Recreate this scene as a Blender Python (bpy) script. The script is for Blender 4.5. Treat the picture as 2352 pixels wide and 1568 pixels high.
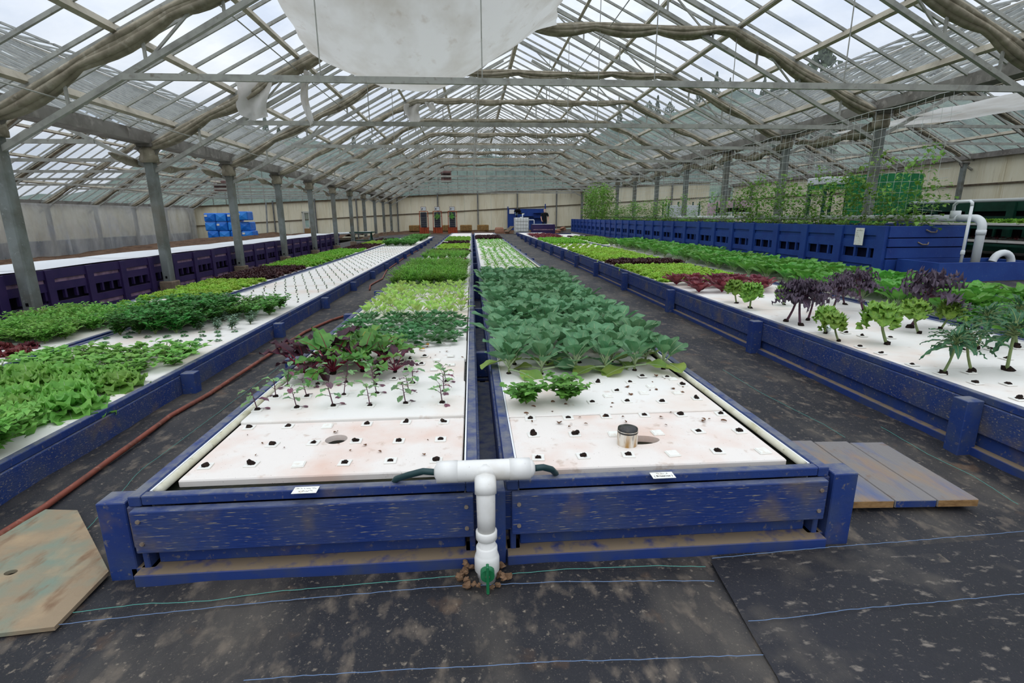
import bpy, math, random
from mathutils import Vector, Matrix, noise
R = math.radians
rnd = random.Random(7)
scene = bpy.context.scene
COL = scene.collection
for o in list(bpy.data.objects):
    bpy.data.objects.remove(o)

# ------------------------------------------------------------------ camera
H = 1.45
YAW, PITCH, ROLL = R(4.3), R(13.7), R(0.3)
FPX, CPX, CPY = 1176.0, 1176.0, 784.0
fw = Vector((math.sin(YAW)*math.cos(PITCH), math.cos(YAW)*math.cos(PITCH), -math.sin(PITCH)))
rt = Vector((math.cos(YAW), -math.sin(YAW), 0))
up = rt.cross(fw)
rt, up = rt*math.cos(ROLL) - up*math.sin(ROLL), rt*math.sin(ROLL) + up*math.cos(ROLL)
cam = bpy.data.cameras.new('camera')
cam.lens = 18.0; cam.sensor_width = 36.0; cam.sensor_fit = 'HORIZONTAL'
cam.clip_start = 0.05; cam.clip_end = 600
cam_o = bpy.data.objects.new('camera', cam); COL.objects.link(cam_o)
m = Matrix.Identity(4)
for i in range(3):
    m[i][0], m[i][1], m[i][2] = rt[i], up[i], -fw[i]
m[2][3] = H
cam_o.matrix_world = m
scene.camera = cam_o
def gp(px, py, z=0.0):
    """where the photograph's pixel meets the level z (used for measuring positions)"""
    d = rt*((px-CPX)/FPX) - up*((py-CPY)/FPX) + fw
    t = (z-H)/d.z
    return Vector((d.x*t, d.y*t, z))
def wp(px, py, Y):
    d = rt*((px-CPX)/FPX) - up*((py-CPY)/FPX) + fw
    t = Y/d.y
    return Vector((d.x*t, Y, H+d.z*t))

# ------------------------------------------------------------------ sky, light, exposure
vs = scene.view_settings
vs.view_transform = 'Standard'; vs.look = 'None'; vs.exposure = 0.0; vs.gamma = 1.0
vs.use_curve_mapping = False
try:
    scene.cycles.transparent_max_bounces = 16
    scene.cycles.max_bounces = 5
    scene.cycles.diffuse_bounces = 2
    scene.cycles.glossy_bounces = 2
    scene.cycles.caustics_reflective = False
    scene.cycles.caustics_refractive = False
except Exception:
    pass
world = bpy.data.worlds.new('overcast'); scene.world = world
world.use_nodes = True
nt = world.node_tree; nt.nodes.clear()
def N(t, typ, **kw):
    n = t.nodes.new(typ)
    for k, v in kw.items():
        setattr(n, k, v)
    return n
tc = N(nt, 'ShaderNodeTexCoord'); sep = N(nt, 'ShaderNodeSeparateXYZ')
nt.links.new(tc.outputs['Generated'], sep.inputs[0])
# overcast sky: zenith about three times as bright as the horizon (1 + 2 sin elevation)
mr = N(nt, 'ShaderNodeMapRange'); mr.inputs['From Min'].default_value = 0; mr.inputs['From Max'].default_value = 1
mr.inputs['To Min'].default_value = 0.80; mr.inputs['To Max'].default_value = 2.2
nt.links.new(sep.outputs['Z'], mr.inputs['Value'])
mp = N(nt, 'ShaderNodeMapping'); mp.inputs['Scale'].default_value = (2.0, 2.0, 5.0)
nz = N(nt, 'ShaderNodeTexNoise'); nz.inputs['Scale'].default_value = 2.2; nz.inputs['Detail'].default_value = 6; nz.inputs['Roughness'].default_value = .55
nt.links.new(tc.outputs['Generated'], mp.inputs[0]); nt.links.new(mp.outputs[0], nz.inputs['Vector'])
cr = N(nt, 'ShaderNodeValToRGB')
cr.color_ramp.elements[0].position = .32; cr.color_ramp.elements[0].color = (.62, .69, .82, 1)
cr.color_ramp.elements[1].position = .68; cr.color_ramp.elements[1].color = (.93, .96, 1.0, 1)
nt.links.new(nz.outputs['Fac'], cr.inputs[0])
bg = N(nt, 'ShaderNodeBackground'); out = N(nt, 'ShaderNodeOutputWorld')
nt.links.new(cr.outputs[0], bg.inputs['Color']); nt.links.new(mr.outputs[0], bg.inputs['Strength'])
nt.links.new(bg.outputs[0], out.inputs[0])
sun_d = bpy.data.lights.new('hazy_sun', 'SUN'); sun_d.energy = 0.55; sun_d.angle = R(70); sun_d.color = (1, .97, .93)
sun = bpy.data.objects.new('hazy_sun', sun_d); COL.objects.link(sun)
sun.rotation_euler = (R(18), R(-12), 0)

# ------------------------------------------------------------------ materials
def new_mat(name):
    M_ = bpy.data.materials.new(name); M_.use_nodes = True
    t = M_.node_tree; t.nodes.clear()
    return M_, t
def lin(c):
    return tuple(((x/255)/12.92 if x/255 <= .04045 else ((x/255+.055)/1.055)**2.4) for x in c) + (1,)
def noise_fac(t, scale, lo, hi, detail=4, coords='pos', stretch=(1, 1, 1), rough=.55):
    if coords == 'pos':
        g = N(t, 'ShaderNodeNewGeometry'); src = g.outputs['Position']
    else:
        g = N(t, 'ShaderNodeTexCoord'); src = g.outputs['Object']
    mp_ = N(t, 'ShaderNodeMapping'); mp_.inputs['Scale'].default_value = stretch
    t.links.new(src, mp_.inputs[0])
    n = N(t, 'ShaderNodeTexNoise'); n.inputs['Scale'].default_value = scale; n.inputs['Detail'].default_value = detail
    n.inputs['Roughness'].default_value = rough
    t.links.new(mp_.outputs[0], n.inputs['Vector'])
    r_ = N(t, 'ShaderNodeMapRange'); r_.inputs['From Min'].default_value = lo; r_.inputs['From Max'].default_value = hi
    r_.clamp = True
    t.links.new(n.outputs['Fac'], r_.inputs['Value'])
    return r_.outputs[0]
def mixc(t, fac, a, b):
    mx = N(t, 'ShaderNodeMix', data_type='RGBA')
    if isinstance(fac, (int, float)): mx.inputs[0].default_value = fac
    else: t.links.new(fac, mx.inputs[0])
    for s, i in ((a, 6), (b, 7)):
        if isinstance(s, tuple): mx.inputs[i].default_value = s
        else: t.links.new(s, mx.inputs[i])
    return mx.outputs[2]
def mulv(t, a, b):
    n = N(t, 'ShaderNodeMath', operation='MULTIPLY')
    for s, i in ((a, 0), (b, 1)):
        if isinstance(s, (int, float)): n.inputs[i].default_value = s
        else: t.links.new(s, n.inputs[i])
    return n.outputs[0]
def solid(name, rgb, rough=.6, spec=.4, metal=0, layers=(), bump=None, dust=None, rand=0):
    """layers: (rgb, scale, lo, hi, stretch) noise patches; dust: (rgb, amount) on upward faces; bump: (scale, strength, distance, stretch)"""
    M_, t = new_mat(name)
    p = N(t, 'ShaderNodeBsdfPrincipled'); o_ = N(t, 'ShaderNodeOutputMaterial')
    p.inputs['Roughness'].default_value = rough; p.inputs['Metallic'].default_value = metal
    p.inputs['Specular IOR Level'].default_value = spec
    c = lin(rgb)
    for L in layers:
        st = L[4] if len(L) > 4 else (1, 1, 1)
        c = mixc(t, noise_fac(t, L[1], L[2], L[3], stretch=st), c, lin(L[0]))
    if dust:
        g = N(t, 'ShaderNodeNewGeometry'); s_ = N(t, 'ShaderNodeSeparateXYZ'); t.links.new(g.outputs['Normal'], s_.inputs[0])
        r_ = N(t, 'ShaderNodeMapRange'); r_.inputs['From Min'].default_value = .5; r_.inputs['From Max'].default_value = .95; r_.clamp = True
        t.links.new(s_.outputs['Z'], r_.inputs['Value'])
        f = mulv(t, r_.outputs[0], noise_fac(t, 14, .25, .62))
        c = mixc(t, mulv(t, f, dust[1]), c, lin(dust[0]))
    if rand:
        oi = N(t, 'ShaderNodeObjectInfo'); hs = N(t, 'ShaderNodeHueSaturation')
        r_ = N(t, 'ShaderNodeMapRange'); r_.inputs['To Min'].default_value = 1-rand; r_.inputs['To Max'].default_value = 1+rand
        t.links.new(oi.outputs['Random'], r_.inputs['Value']); t.links.new(r_.outputs[0], hs.inputs['Value'])
        if isinstance(c, tuple): hs.inputs['Color'].default_value = c
        else: t.links.new(c, hs.inputs['Color'])
        c = hs.outputs[0]
    if isinstance(c, tuple): p.inputs['Base Color'].default_value = c
    else: t.links.new(c, p.inputs['Base Color'])
    if bump:
        b = N(t, 'ShaderNodeBump'); b.inputs['Strength'].default_value = bump[1]; b.inputs['Distance'].default_value = bump[2]
        st = bump[3] if len(bump) > 3 else (1, 1, 1)
        t.links.new(noise_fac(t, bump[0], .2, .8, stretch=st), b.inputs['Height']); t.links.new(b.outputs[0], p.inputs['Normal'])
    t.links.new(p.outputs[0], o_.inputs[0])
    return M_
def leafy(name, rgb, rgb2, rough=.5, var=.16, trans=.28, hue=.012, scale=9, lo=.35, hi=.65):
    M_, t = new_mat(name)
    p = N(t, 'ShaderNodeBsdfPrincipled'); o_ = N(t, 'ShaderNodeOutputMaterial'); tr = N(t, 'ShaderNodeBsdfTranslucent'); mx = N(t, 'ShaderNodeMixShader')
    p.inputs['Roughness'].default_value = rough; p.inputs['Specular IOR Level'].default_value = .35
    c = mixc(t, noise_fac(t, scale, lo, hi), lin(rgb), lin(rgb2))
    oi = N(t, 'ShaderNodeObjectInfo'); hs = N(t, 'ShaderNodeHueSaturation')
    r1 = N(t, 'ShaderNodeMapRange'); r1.inputs['To Min'].default_value = 1-var; r1.inputs['To Max'].default_value = 1+var
    r2 = N(t, 'ShaderNodeMapRange'); r2.inputs['To Min'].default_value = .5-hue; r2.inputs['To Max'].default_value = .5+hue
    t.links.new(oi.outputs['Random'], r1.inputs['Value']); t.links.new(oi.outputs['Random'], r2.inputs['Value'])
    t.links.new(r1.outputs[0], hs.inputs['Value']); t.links.new(r2.outputs[0], hs.inputs['Hue']); t.links.new(c, hs.inputs['Color'])
    t.links.new(hs.outputs[0], p.inputs['Base Color']); t.links.new(hs.outputs[0], tr.inputs['Color'])
    mx.inputs[0].default_value = trans
    t.links.new(p.outputs[0], mx.inputs[1]); t.links.new(tr.outputs[0], mx.inputs[2]); t.links.new(mx.outputs[0], o_.inputs[0])
    return M_
def glassy(name, tint, dirt, dmin, dmax, scale=1.5, stretch=(1, 1, 1), gloss=.06, tl_mix=.6):
    M_, t = new_mat(name)
    tr = N(t, 'ShaderNodeBsdfTransparent'); tr.inputs[0].default_value = (*tint, 1)
    gl = N(t, 'ShaderNodeBsdfGlossy'); gl.inputs['Roughness'].default_value = .05
    df = N(t, 'ShaderNodeBsdfDiffuse'); df.inputs[0].default_value = lin(dirt)
    tl = N(t, 'ShaderNodeBsdfTranslucent'); tl.inputs[0].default_value = lin(dirt)
    ad = N(t, 'ShaderNodeMixShader'); ad.inputs[0].default_value = tl_mix
    t.links.new(df.outputs[0], ad.inputs[1]); t.links.new(tl.outputs[0], ad.inputs[2])
    f = noise_fac(t, scale, .3, .7, stretch=stretch)
    r_ = N(t, 'ShaderNodeMapRange'); r_.inputs['To Min'].default_value = dmin; r_.inputs['To Max'].default_value = dmax
    t.links.new(f, r_.inputs['Value'])
    m1 = N(t, 'ShaderNodeMixShader'); m2 = N(t, 'ShaderNodeMixShader'); m2.inputs[0].default_value = gloss
    t.links.new(r_.outputs[0], m1.inputs[0]); t.links.new(tr.outputs[0], m1.inputs[1]); t.links.new(ad.outputs[0], m1.inputs[2])
    o_ = N(t, 'ShaderNodeOutputMaterial')
    if gloss > 0:
        t.links.new(m1.outputs[0], m2.inputs[1]); t.links.new(gl.outputs[0], m2.inputs[2]); t.links.new(m2.outputs[0], o_.inputs[0])
    else:
        t.links.new(m1.outputs[0], o_.inputs[0])
    return M_

DUST = (128, 116, 100)
BLUE = solid('blue_paint', (38, 62, 120), .65, .25, layers=[((64, 76, 104), 7, .42, .72), ((28, 50, 112), 2, .4, .7), ((112, 108, 106), 38, .60, .74), ((112, 98, 80), 3, .60, .82)], dust=((116, 118, 124), .95), bump=(60, .25, .004))
BLUE_GRAIN = solid('blue_board_paint', (40, 62, 118), .7, .2, layers=[((72, 80, 104), 5, .38, .70), ((30, 52, 112), 1.6, .45, .7), ((138, 132, 124), 70, .59, .67, (.22, 1, 2.2)), ((112, 100, 84), 4, .56, .80)], dust=((110, 116, 132), .75), bump=(70, .4, .004, (.2, 1, 1.5)))
BLUE_TANK = solid('blue_tank_paint', (36, 70, 142), .55, .3, layers=[((28, 56, 128), 3, .4, .7), ((66, 88, 144), 30, .62, .75)], bump=(40, .2, .004))
PURPLE = solid('purple_paint', (58, 42, 88), .55, .35, layers=[((44, 32, 80), 4, .4, .7)], dust=((108, 96, 104), .5))
MAUVE = solid('mauve_board', (164, 134, 156), .7, .2, layers=[((112, 88, 108), 6, .4, .7)])
BLUE_SILL = solid('blue_sill_with_soil', (38, 60, 120), .7, .2, layers=[((62, 72, 100), 7, .42, .72)], dust=((132, 116, 96), 1.6))
DARKBLUE_IN = solid('shadowed_tank_inside', (14, 20, 46), .8, .1)  # shade behind the side openings, put into the colour
DARKPURPLE_IN = solid('shadowed_purple_inside', (18, 13, 30), .8, .1)  # darkened copy of the purple, with the inside shade in its colour
FOAM = solid('white_foam', (234, 231, 224), .75, .2, layers=[((228, 212, 198), 1.7, .48, .74), ((186, 160, 138), 9, .64, .84), ((150, 122, 104), 130, .70, .77)], bump=(220, .15, .002))
FOAM_STAIN = solid('stained_white_foam', (232, 225, 217), .75, .2, layers=[((224, 196, 180), 2.6, .44, .72), ((170, 138, 110), 10, .62, .82), ((110, 84, 66), 120, .69, .745)], bump=(220, .15, .002))
CUPW = solid('cup_white', (236, 234, 226), .5, .3)
LINER = solid('white_liner', (243, 245, 248), .35, .4)
WATER = solid('dark_water', (20, 24, 18), .3, .08, layers=[((44, 44, 30), 4, .45, .7)], bump=(22, .3, .01))
FABRIC = solid('black_ground_fabric', (42, 42, 46), .6, .3, layers=[((34, 34, 37), 1.3, .4, .7), ((92, 86, 78), 1.7, .47, .82, (1.5, .6, 1)), ((122, 110, 96), 9, .54, .80, (1.3, .8, 1)), ((112, 86, 62), 4, .62, .84), ((146, 134, 118), 40, .62, .78), ((120, 110, 98), 150, .62, .76)], bump=(260, .5, .003, (1, .35, 1)))
FABRIC2 = solid('black_fabric_sheet', (41, 41, 46), .55, .3, layers=[((33, 33, 36), 1.1, .4, .7), ((90, 84, 76), 3.1, .56, .84), ((146, 136, 124), 16, .60, .80, (1, 2, 1)), ((122, 112, 100), 120, .63, .76)], bump=(260, .5, .003, (1, .35, 1)))
SOIL = solid('brown_soil', (104, 82, 66), .95, .1, layers=[((74, 56, 44), 3, .4, .65), ((132, 108, 88), 18, .55, .75)], bump=(12, .8, .05))
STEEL = solid('galvanised_steel', (164, 164, 156), .5, .4, .1, layers=[((134, 134, 128), 5, .45, .7), ((118, 110, 96), 11, .6, .8)])
STEEL_POST = solid('weathered_post', (128, 134, 131), .55, .35, .2, layers=[((98, 100, 92), 3, .42, .7), ((112, 104, 88), 1.2, .5, .75), ((160, 165, 162), 26, .62, .8)])
TIMBER_BAR = solid('pale_purlin', (178, 170, 152), .65, .3, layers=[((150, 142, 126), 4, .45, .7), ((110, 102, 92), 22, .62, .8)])
GUTTER = solid('gutter_metal', (132, 128, 122), .6, .3, .1, layers=[((98, 92, 86), 2.5, .45, .7), ((166, 160, 152), 7, .55, .75)])
CLOTH_ROLL = solid('rolled_screen_cloth', (154, 146, 128), .85, .1, layers=[((122, 114, 98), 5, .42, .66), ((180, 172, 156), 9, .55, .75), ((104, 104, 90), 1.5, .55, .8)])
CONCRETE = solid('concrete_base', (138, 122, 104), .9, .2, layers=[((112, 98, 82), 8, .45, .7)], bump=(30, .5, .01))
CREAM = solid('cream_cladding', (236, 229, 202), .7, .25, layers=[((218, 206, 172), 1.1, .42, .72, (1.6, 1.6, .3)), ((176, 158, 122), 3.2, .62, .84, (2.4, 2.4, .25)), ((242, 236, 214), 9, .5, .7, (3, 3, .12))])
SEAM = solid('dark_cladding_rail', (104, 92, 74), .8, .2, layers=[((76, 66, 54), 6, .45, .7)])
WALLPOST = solid('grey_wall_post', (118, 120, 118), .6, .3, layers=[((92, 94, 98), 4, .45, .7)])
PVC = solid('white_pvc', (232, 231, 226), .35, .45, layers=[((206, 200, 188), 5, .52, .76), ((120, 104, 86), 75, .70, .76)])
PVC_CLEAN = solid('white_pvc_clean', (226, 230, 230), .35, .45)
PVC_STAIN = solid('stained_white_pvc', (220, 212, 198), .45, .4, layers=[((168, 128, 70), 9, .5, .68, (2, 2, .5)), ((74, 52, 34), 16, .60, .72, (3, 3, .5))])
PIPE_OLD = solid('weathered_white_pipe', (214, 211, 190), .5, .35, layers=[((178, 172, 132), 6, .48, .72), ((130, 120, 84), 30, .62, .78)])
BLACKW = solid('black_wet_lid', (34, 33, 32), .25, .5, layers=[((60, 56, 48), 16, .5, .7)], bump=(26, .5, .01))
GREENP = solid('green_plastic', (24, 110, 66), .4, .45, layers=[((58, 130, 92), 20, .5, .75)])
HOSEG = solid('dark_green_hose', (30, 60, 62), .45, .4)
HOSER = solid('terracotta_hose', (132, 70, 54), .55, .35, layers=[((96, 58, 46), 7, .45, .7), ((160, 112, 92), 30, .58, .76)])
PLUG = solid('dark_grow_plug', (36, 29, 26), .95, .1, layers=[((58, 46, 38), 60, .5, .7)])
CARD = solid('card_white', (238, 238, 230), .7, .2, layers=[((220, 208, 190), 30, .5, .75)])
INK = solid('black_ink', (44, 44, 44), .8, .1)
STONE = solid('brown_stone', (132, 104, 80), .9, .2, layers=[((104, 80, 60), 14, .42, .65)], rand=.15, bump=(40, .6, .01))
PLANK = solid('weathered_blue_grey_plank', (128, 124, 122), .8, .2, layers=[((92, 104, 138), 3, .48, .7, (2, .5, 1)), ((150, 126, 100), 4, .5, .72, (1.5, .6, 1)), ((122, 90, 64), 9, .62, .8)], bump=(34, .5, .006, (3, .25, 1)))
PLANK_END = solid('raw_plank_end', (158, 124, 82), .85, .2, layers=[((126, 96, 62), 20, .4, .65, (1, 1, 3))])
PLY = solid('worn_plywood', (150, 132, 108), .85, .2, layers=[((110, 140, 128), 2.4, .47, .66), ((170, 148, 118), 5, .5, .72), ((128, 104, 82), 16, .56, .74, (1, .4, 1))], bump=(30, .4, .006))
TEAL_T = solid('teal_thread', (84, 150, 138), .7, .2)
BLUE_T = solid('pale_blue_thread', (104, 128, 162), .7, .2)
MASONRY_BLUEWRAP = solid('blue_plastic_wrap', (20, 120, 222), .3, .5, layers=[((10, 96, 196), 2, .42, .7)], bump=(5, .5, .05))
WRAP_FOLD = solid('blue_wrap_fold', (44, 142, 236), .3, .5)
ORANGE_WOOD = solid('red_cedar_frame', (164, 74, 42), .65, .3, layers=[((134, 54, 32), 8, .42, .7), ((190, 104, 66), 22, .55, .75)])
TOWER_GREY = solid('grey_pocket_felt', (62, 66, 76), .85, .1, layers=[((48, 50, 58), 6, .42, .7)])
STRAW = solid('straw', (168, 134, 84), .95, .1, layers=[((128, 92, 54), 10, .42, .66, (.5, .5, 3)), ((196, 168, 116), 40, .55, .72)], bump=(60, .8, .03))
SKIN = solid('skin', (196, 150, 128), .6, .3)
GREYHAIR = solid('grey_hair', (206, 200, 186), .8, .2)
BLACKCLOTH = solid('black_shirt', (32, 34, 36), .9, .1)
JEANS = solid('dark_trousers', (44, 48, 62), .9, .1)
IBCW = solid('ibc_white_plastic', (228, 230, 228), .45, .3)
HEATER = solid('brown_heater', (132, 104, 98), .6, .3, layers=[((108, 82, 78), 5, .45, .7)])
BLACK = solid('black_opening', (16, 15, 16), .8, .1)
DGREEN = solid('dark_green_paint', (24, 74, 58), .6, .3, layers=[((18, 56, 44), 4, .42, .7)])
GREENTARP = solid('green_tarpaulin', (16, 128, 70), .45, .35, layers=[((12, 104, 58), 2, .42, .7, (4, 4, .4))])
PINK = solid('pink_panel', (206, 172, 186), .6, .3)
WHITEP = solid('white_panel', (222, 226, 228), .6, .3)
DEBRIS = solid('debris_brown', (108, 78, 58), .9, .1, rand=.25)
HANDLE = solid('rusty_handle', (146, 134, 122), .5, .4, .3, layers=[((120, 96, 76), 40, .5, .7)])
NETM = solid('white_net_cord', (214, 218, 212), .5, .35)
BRICKRED = solid('terracotta_rubble', (150, 112, 92), .9, .1, rand=.2)
GLASS = glassy('roof_glass', (.955, .97, .98), (214, 220, 222), .03, .16, 1.2, gloss=0)
GLASS_SIDE = glassy('side_bay_glass', (.93, .95, .955), (206, 212, 212), .05, .22, 1.2, gloss=0)
GLASS_GABLE = glassy('gable_glass', (.74, .80, .80), (190, 200, 198), .10, .42, 1.6, (2.2, 2.2, .22))
PLASTIC = glassy('clear_plastic_sheet', (.92, .93, .94), (236, 236, 234), .26, .62, .9, (1, 1.6, .7), .06, .15)
SHEET = None
def cloth_mat():
    M_, t = new_mat('white_screen_cloth')
    d = N(t, 'ShaderNodeBsdfDiffuse'); tl = N(t, 'ShaderNodeBsdfTranslucent'); mx = N(t, 'ShaderNodeMixShader'); o_ = N(t, 'ShaderNodeOutputMaterial')
    c = mixc(t, noise_fac(t, 1.3, .42, .72), lin((232, 230, 226)), lin((206, 200, 190)))
    c = mixc(t, mulv(t, noise_fac(t, 5, .6, .8), .5), c, lin((176, 156, 136)))
    t.links.new(c, d.inputs[0]); t.links.new(c, tl.inputs[0]); mx.inputs[0].default_value = .55
    t.links.new(d.outputs[0], mx.inputs[1]); t.links.new(tl.outputs[0], mx.inputs[2]); t.links.new(mx.outputs[0], o_.inputs[0])
    return M_
SHEET = cloth_mat()
GRASS = solid('outside_grass', (92, 104, 70), .95, .1, layers=[((70, 84, 54), .2, .4, .7)])
FOREST = solid('forest_hill', (98, 112, 102), .95, .05, layers=[((74, 88, 82), .16, .42, .66), ((124, 134, 118), .5, .55, .75)], bump=(.5, 1, .8))  # greens painted paler to carry the distance haze
# plants
L_COLLARD = leafy('collard_leaf', (112, 158, 112), (78, 128, 84), .42, .18, .25, .012)
L_COLLARD_Y = leafy('collard_old_leaf', (158, 176, 84), (126, 158, 80), .45, .15, .3)
RIB_PALE = leafy('pale_rib', (186, 204, 160), (168, 190, 140), .5, .08, .2)
L_LIME = leafy('lime_lettuce_leaf', (178, 212, 84), (146, 192, 66), .5, .18, .35)
L_BRIGHT = leafy('bright_lettuce_leaf', (150, 200, 76), (118, 176, 60), .5, .18, .35)
L_MUSTARD = leafy('mustard_leaf', (142, 192, 90), (112, 170, 74), .5, .16, .35)
L_FEATHER = leafy('feathery_leaf', (136, 188, 72), (108, 168, 60), .55, .2, .35)
L_RED = leafy('red_lettuce_leaf', (132, 62, 66), (96, 44, 50), .45, .2, .25)
L_DARKRED = leafy('dark_red_lettuce_leaf', (84, 48, 48), (60, 36, 38), .5, .2, .2)
L_ROMAINE = leafy('red_romaine_leaf', (140, 66, 76), (104, 52, 62), .45, .18, .25)
L_TATSOI = leafy('tatsoi_leaf', (78, 134, 74), (58, 112, 60), .4, .2, .2)
L_YELLOW = leafy('yellow_leaf', (226, 176, 92), (206, 150, 70), .6, .12, .3)
L_PAKCHOI = leafy('pak_choi_leaf', (182, 212, 108), (150, 192, 88), .45, .15, .35)
L_CHARD_G = leafy('chard_green_leaf', (108, 150, 66), (76, 124, 56), .4, .2, .3)
L_CHARD_P = leafy('chard_purple_leaf', (74, 36, 50), (50, 28, 40), .4, .2, .2)
STEM_RED = leafy('magenta_stem', (150, 34, 76), (122, 28, 60), .4, .1, .2)
STEM_YEL = leafy('yellow_stem', (208, 186, 78), (190, 160, 60), .4, .1, .2)
L_YK = leafy('young_kale_leaf', (136, 178, 108), (108, 146, 104), .5, .2, .25)
L_YKP = leafy('young_kale_purple_leaf', (140, 84, 104), (104, 82, 92), .5, .2, .25)
STEM_G = leafy('green_stem', (140, 158, 100), (118, 136, 88), .5, .12, .15)
STEM_P = leafy('purple_stem', (104, 66, 82), (78, 48, 62), .5, .12, .1)
L_PARSLEY = leafy('parsley_leaf', (84, 150, 66), (62, 126, 52), .5, .2, .28)
L_SAGE = leafy('grey_green_leaf', (128, 156, 132), (106, 138, 112), .6, .15, .2)
L_CURLY = leafy('curly_kale_leaf', (148, 186, 78), (108, 156, 64), .5, .15, .25, scale=30)
L_CURLYP = leafy('purple_kale_leaf', (104, 90, 104), (76, 64, 80), .5, .18, .2, scale=30)
L_NERO = leafy('dark_kale_leaf', (66, 116, 72), (44, 86, 58), .45, .15, .2, scale=30)
L_BALM = leafy('balm_leaf', (112, 170, 74), (84, 146, 60), .5, .18, .3)
L_CHARD2 = leafy('spinach_leaf', (116, 176, 74), (82, 146, 58), .38, .18, .3)
L_VINE = leafy('vine_leaf', (142, 184, 84), (108, 156, 66), .5, .2, .35)
L_TREE = leafy('tree_leaf', (96, 110, 84), (72, 88, 68), .7, .15, .2)
BARK = solid('bark', (84, 72, 60), .9, .1)

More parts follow.
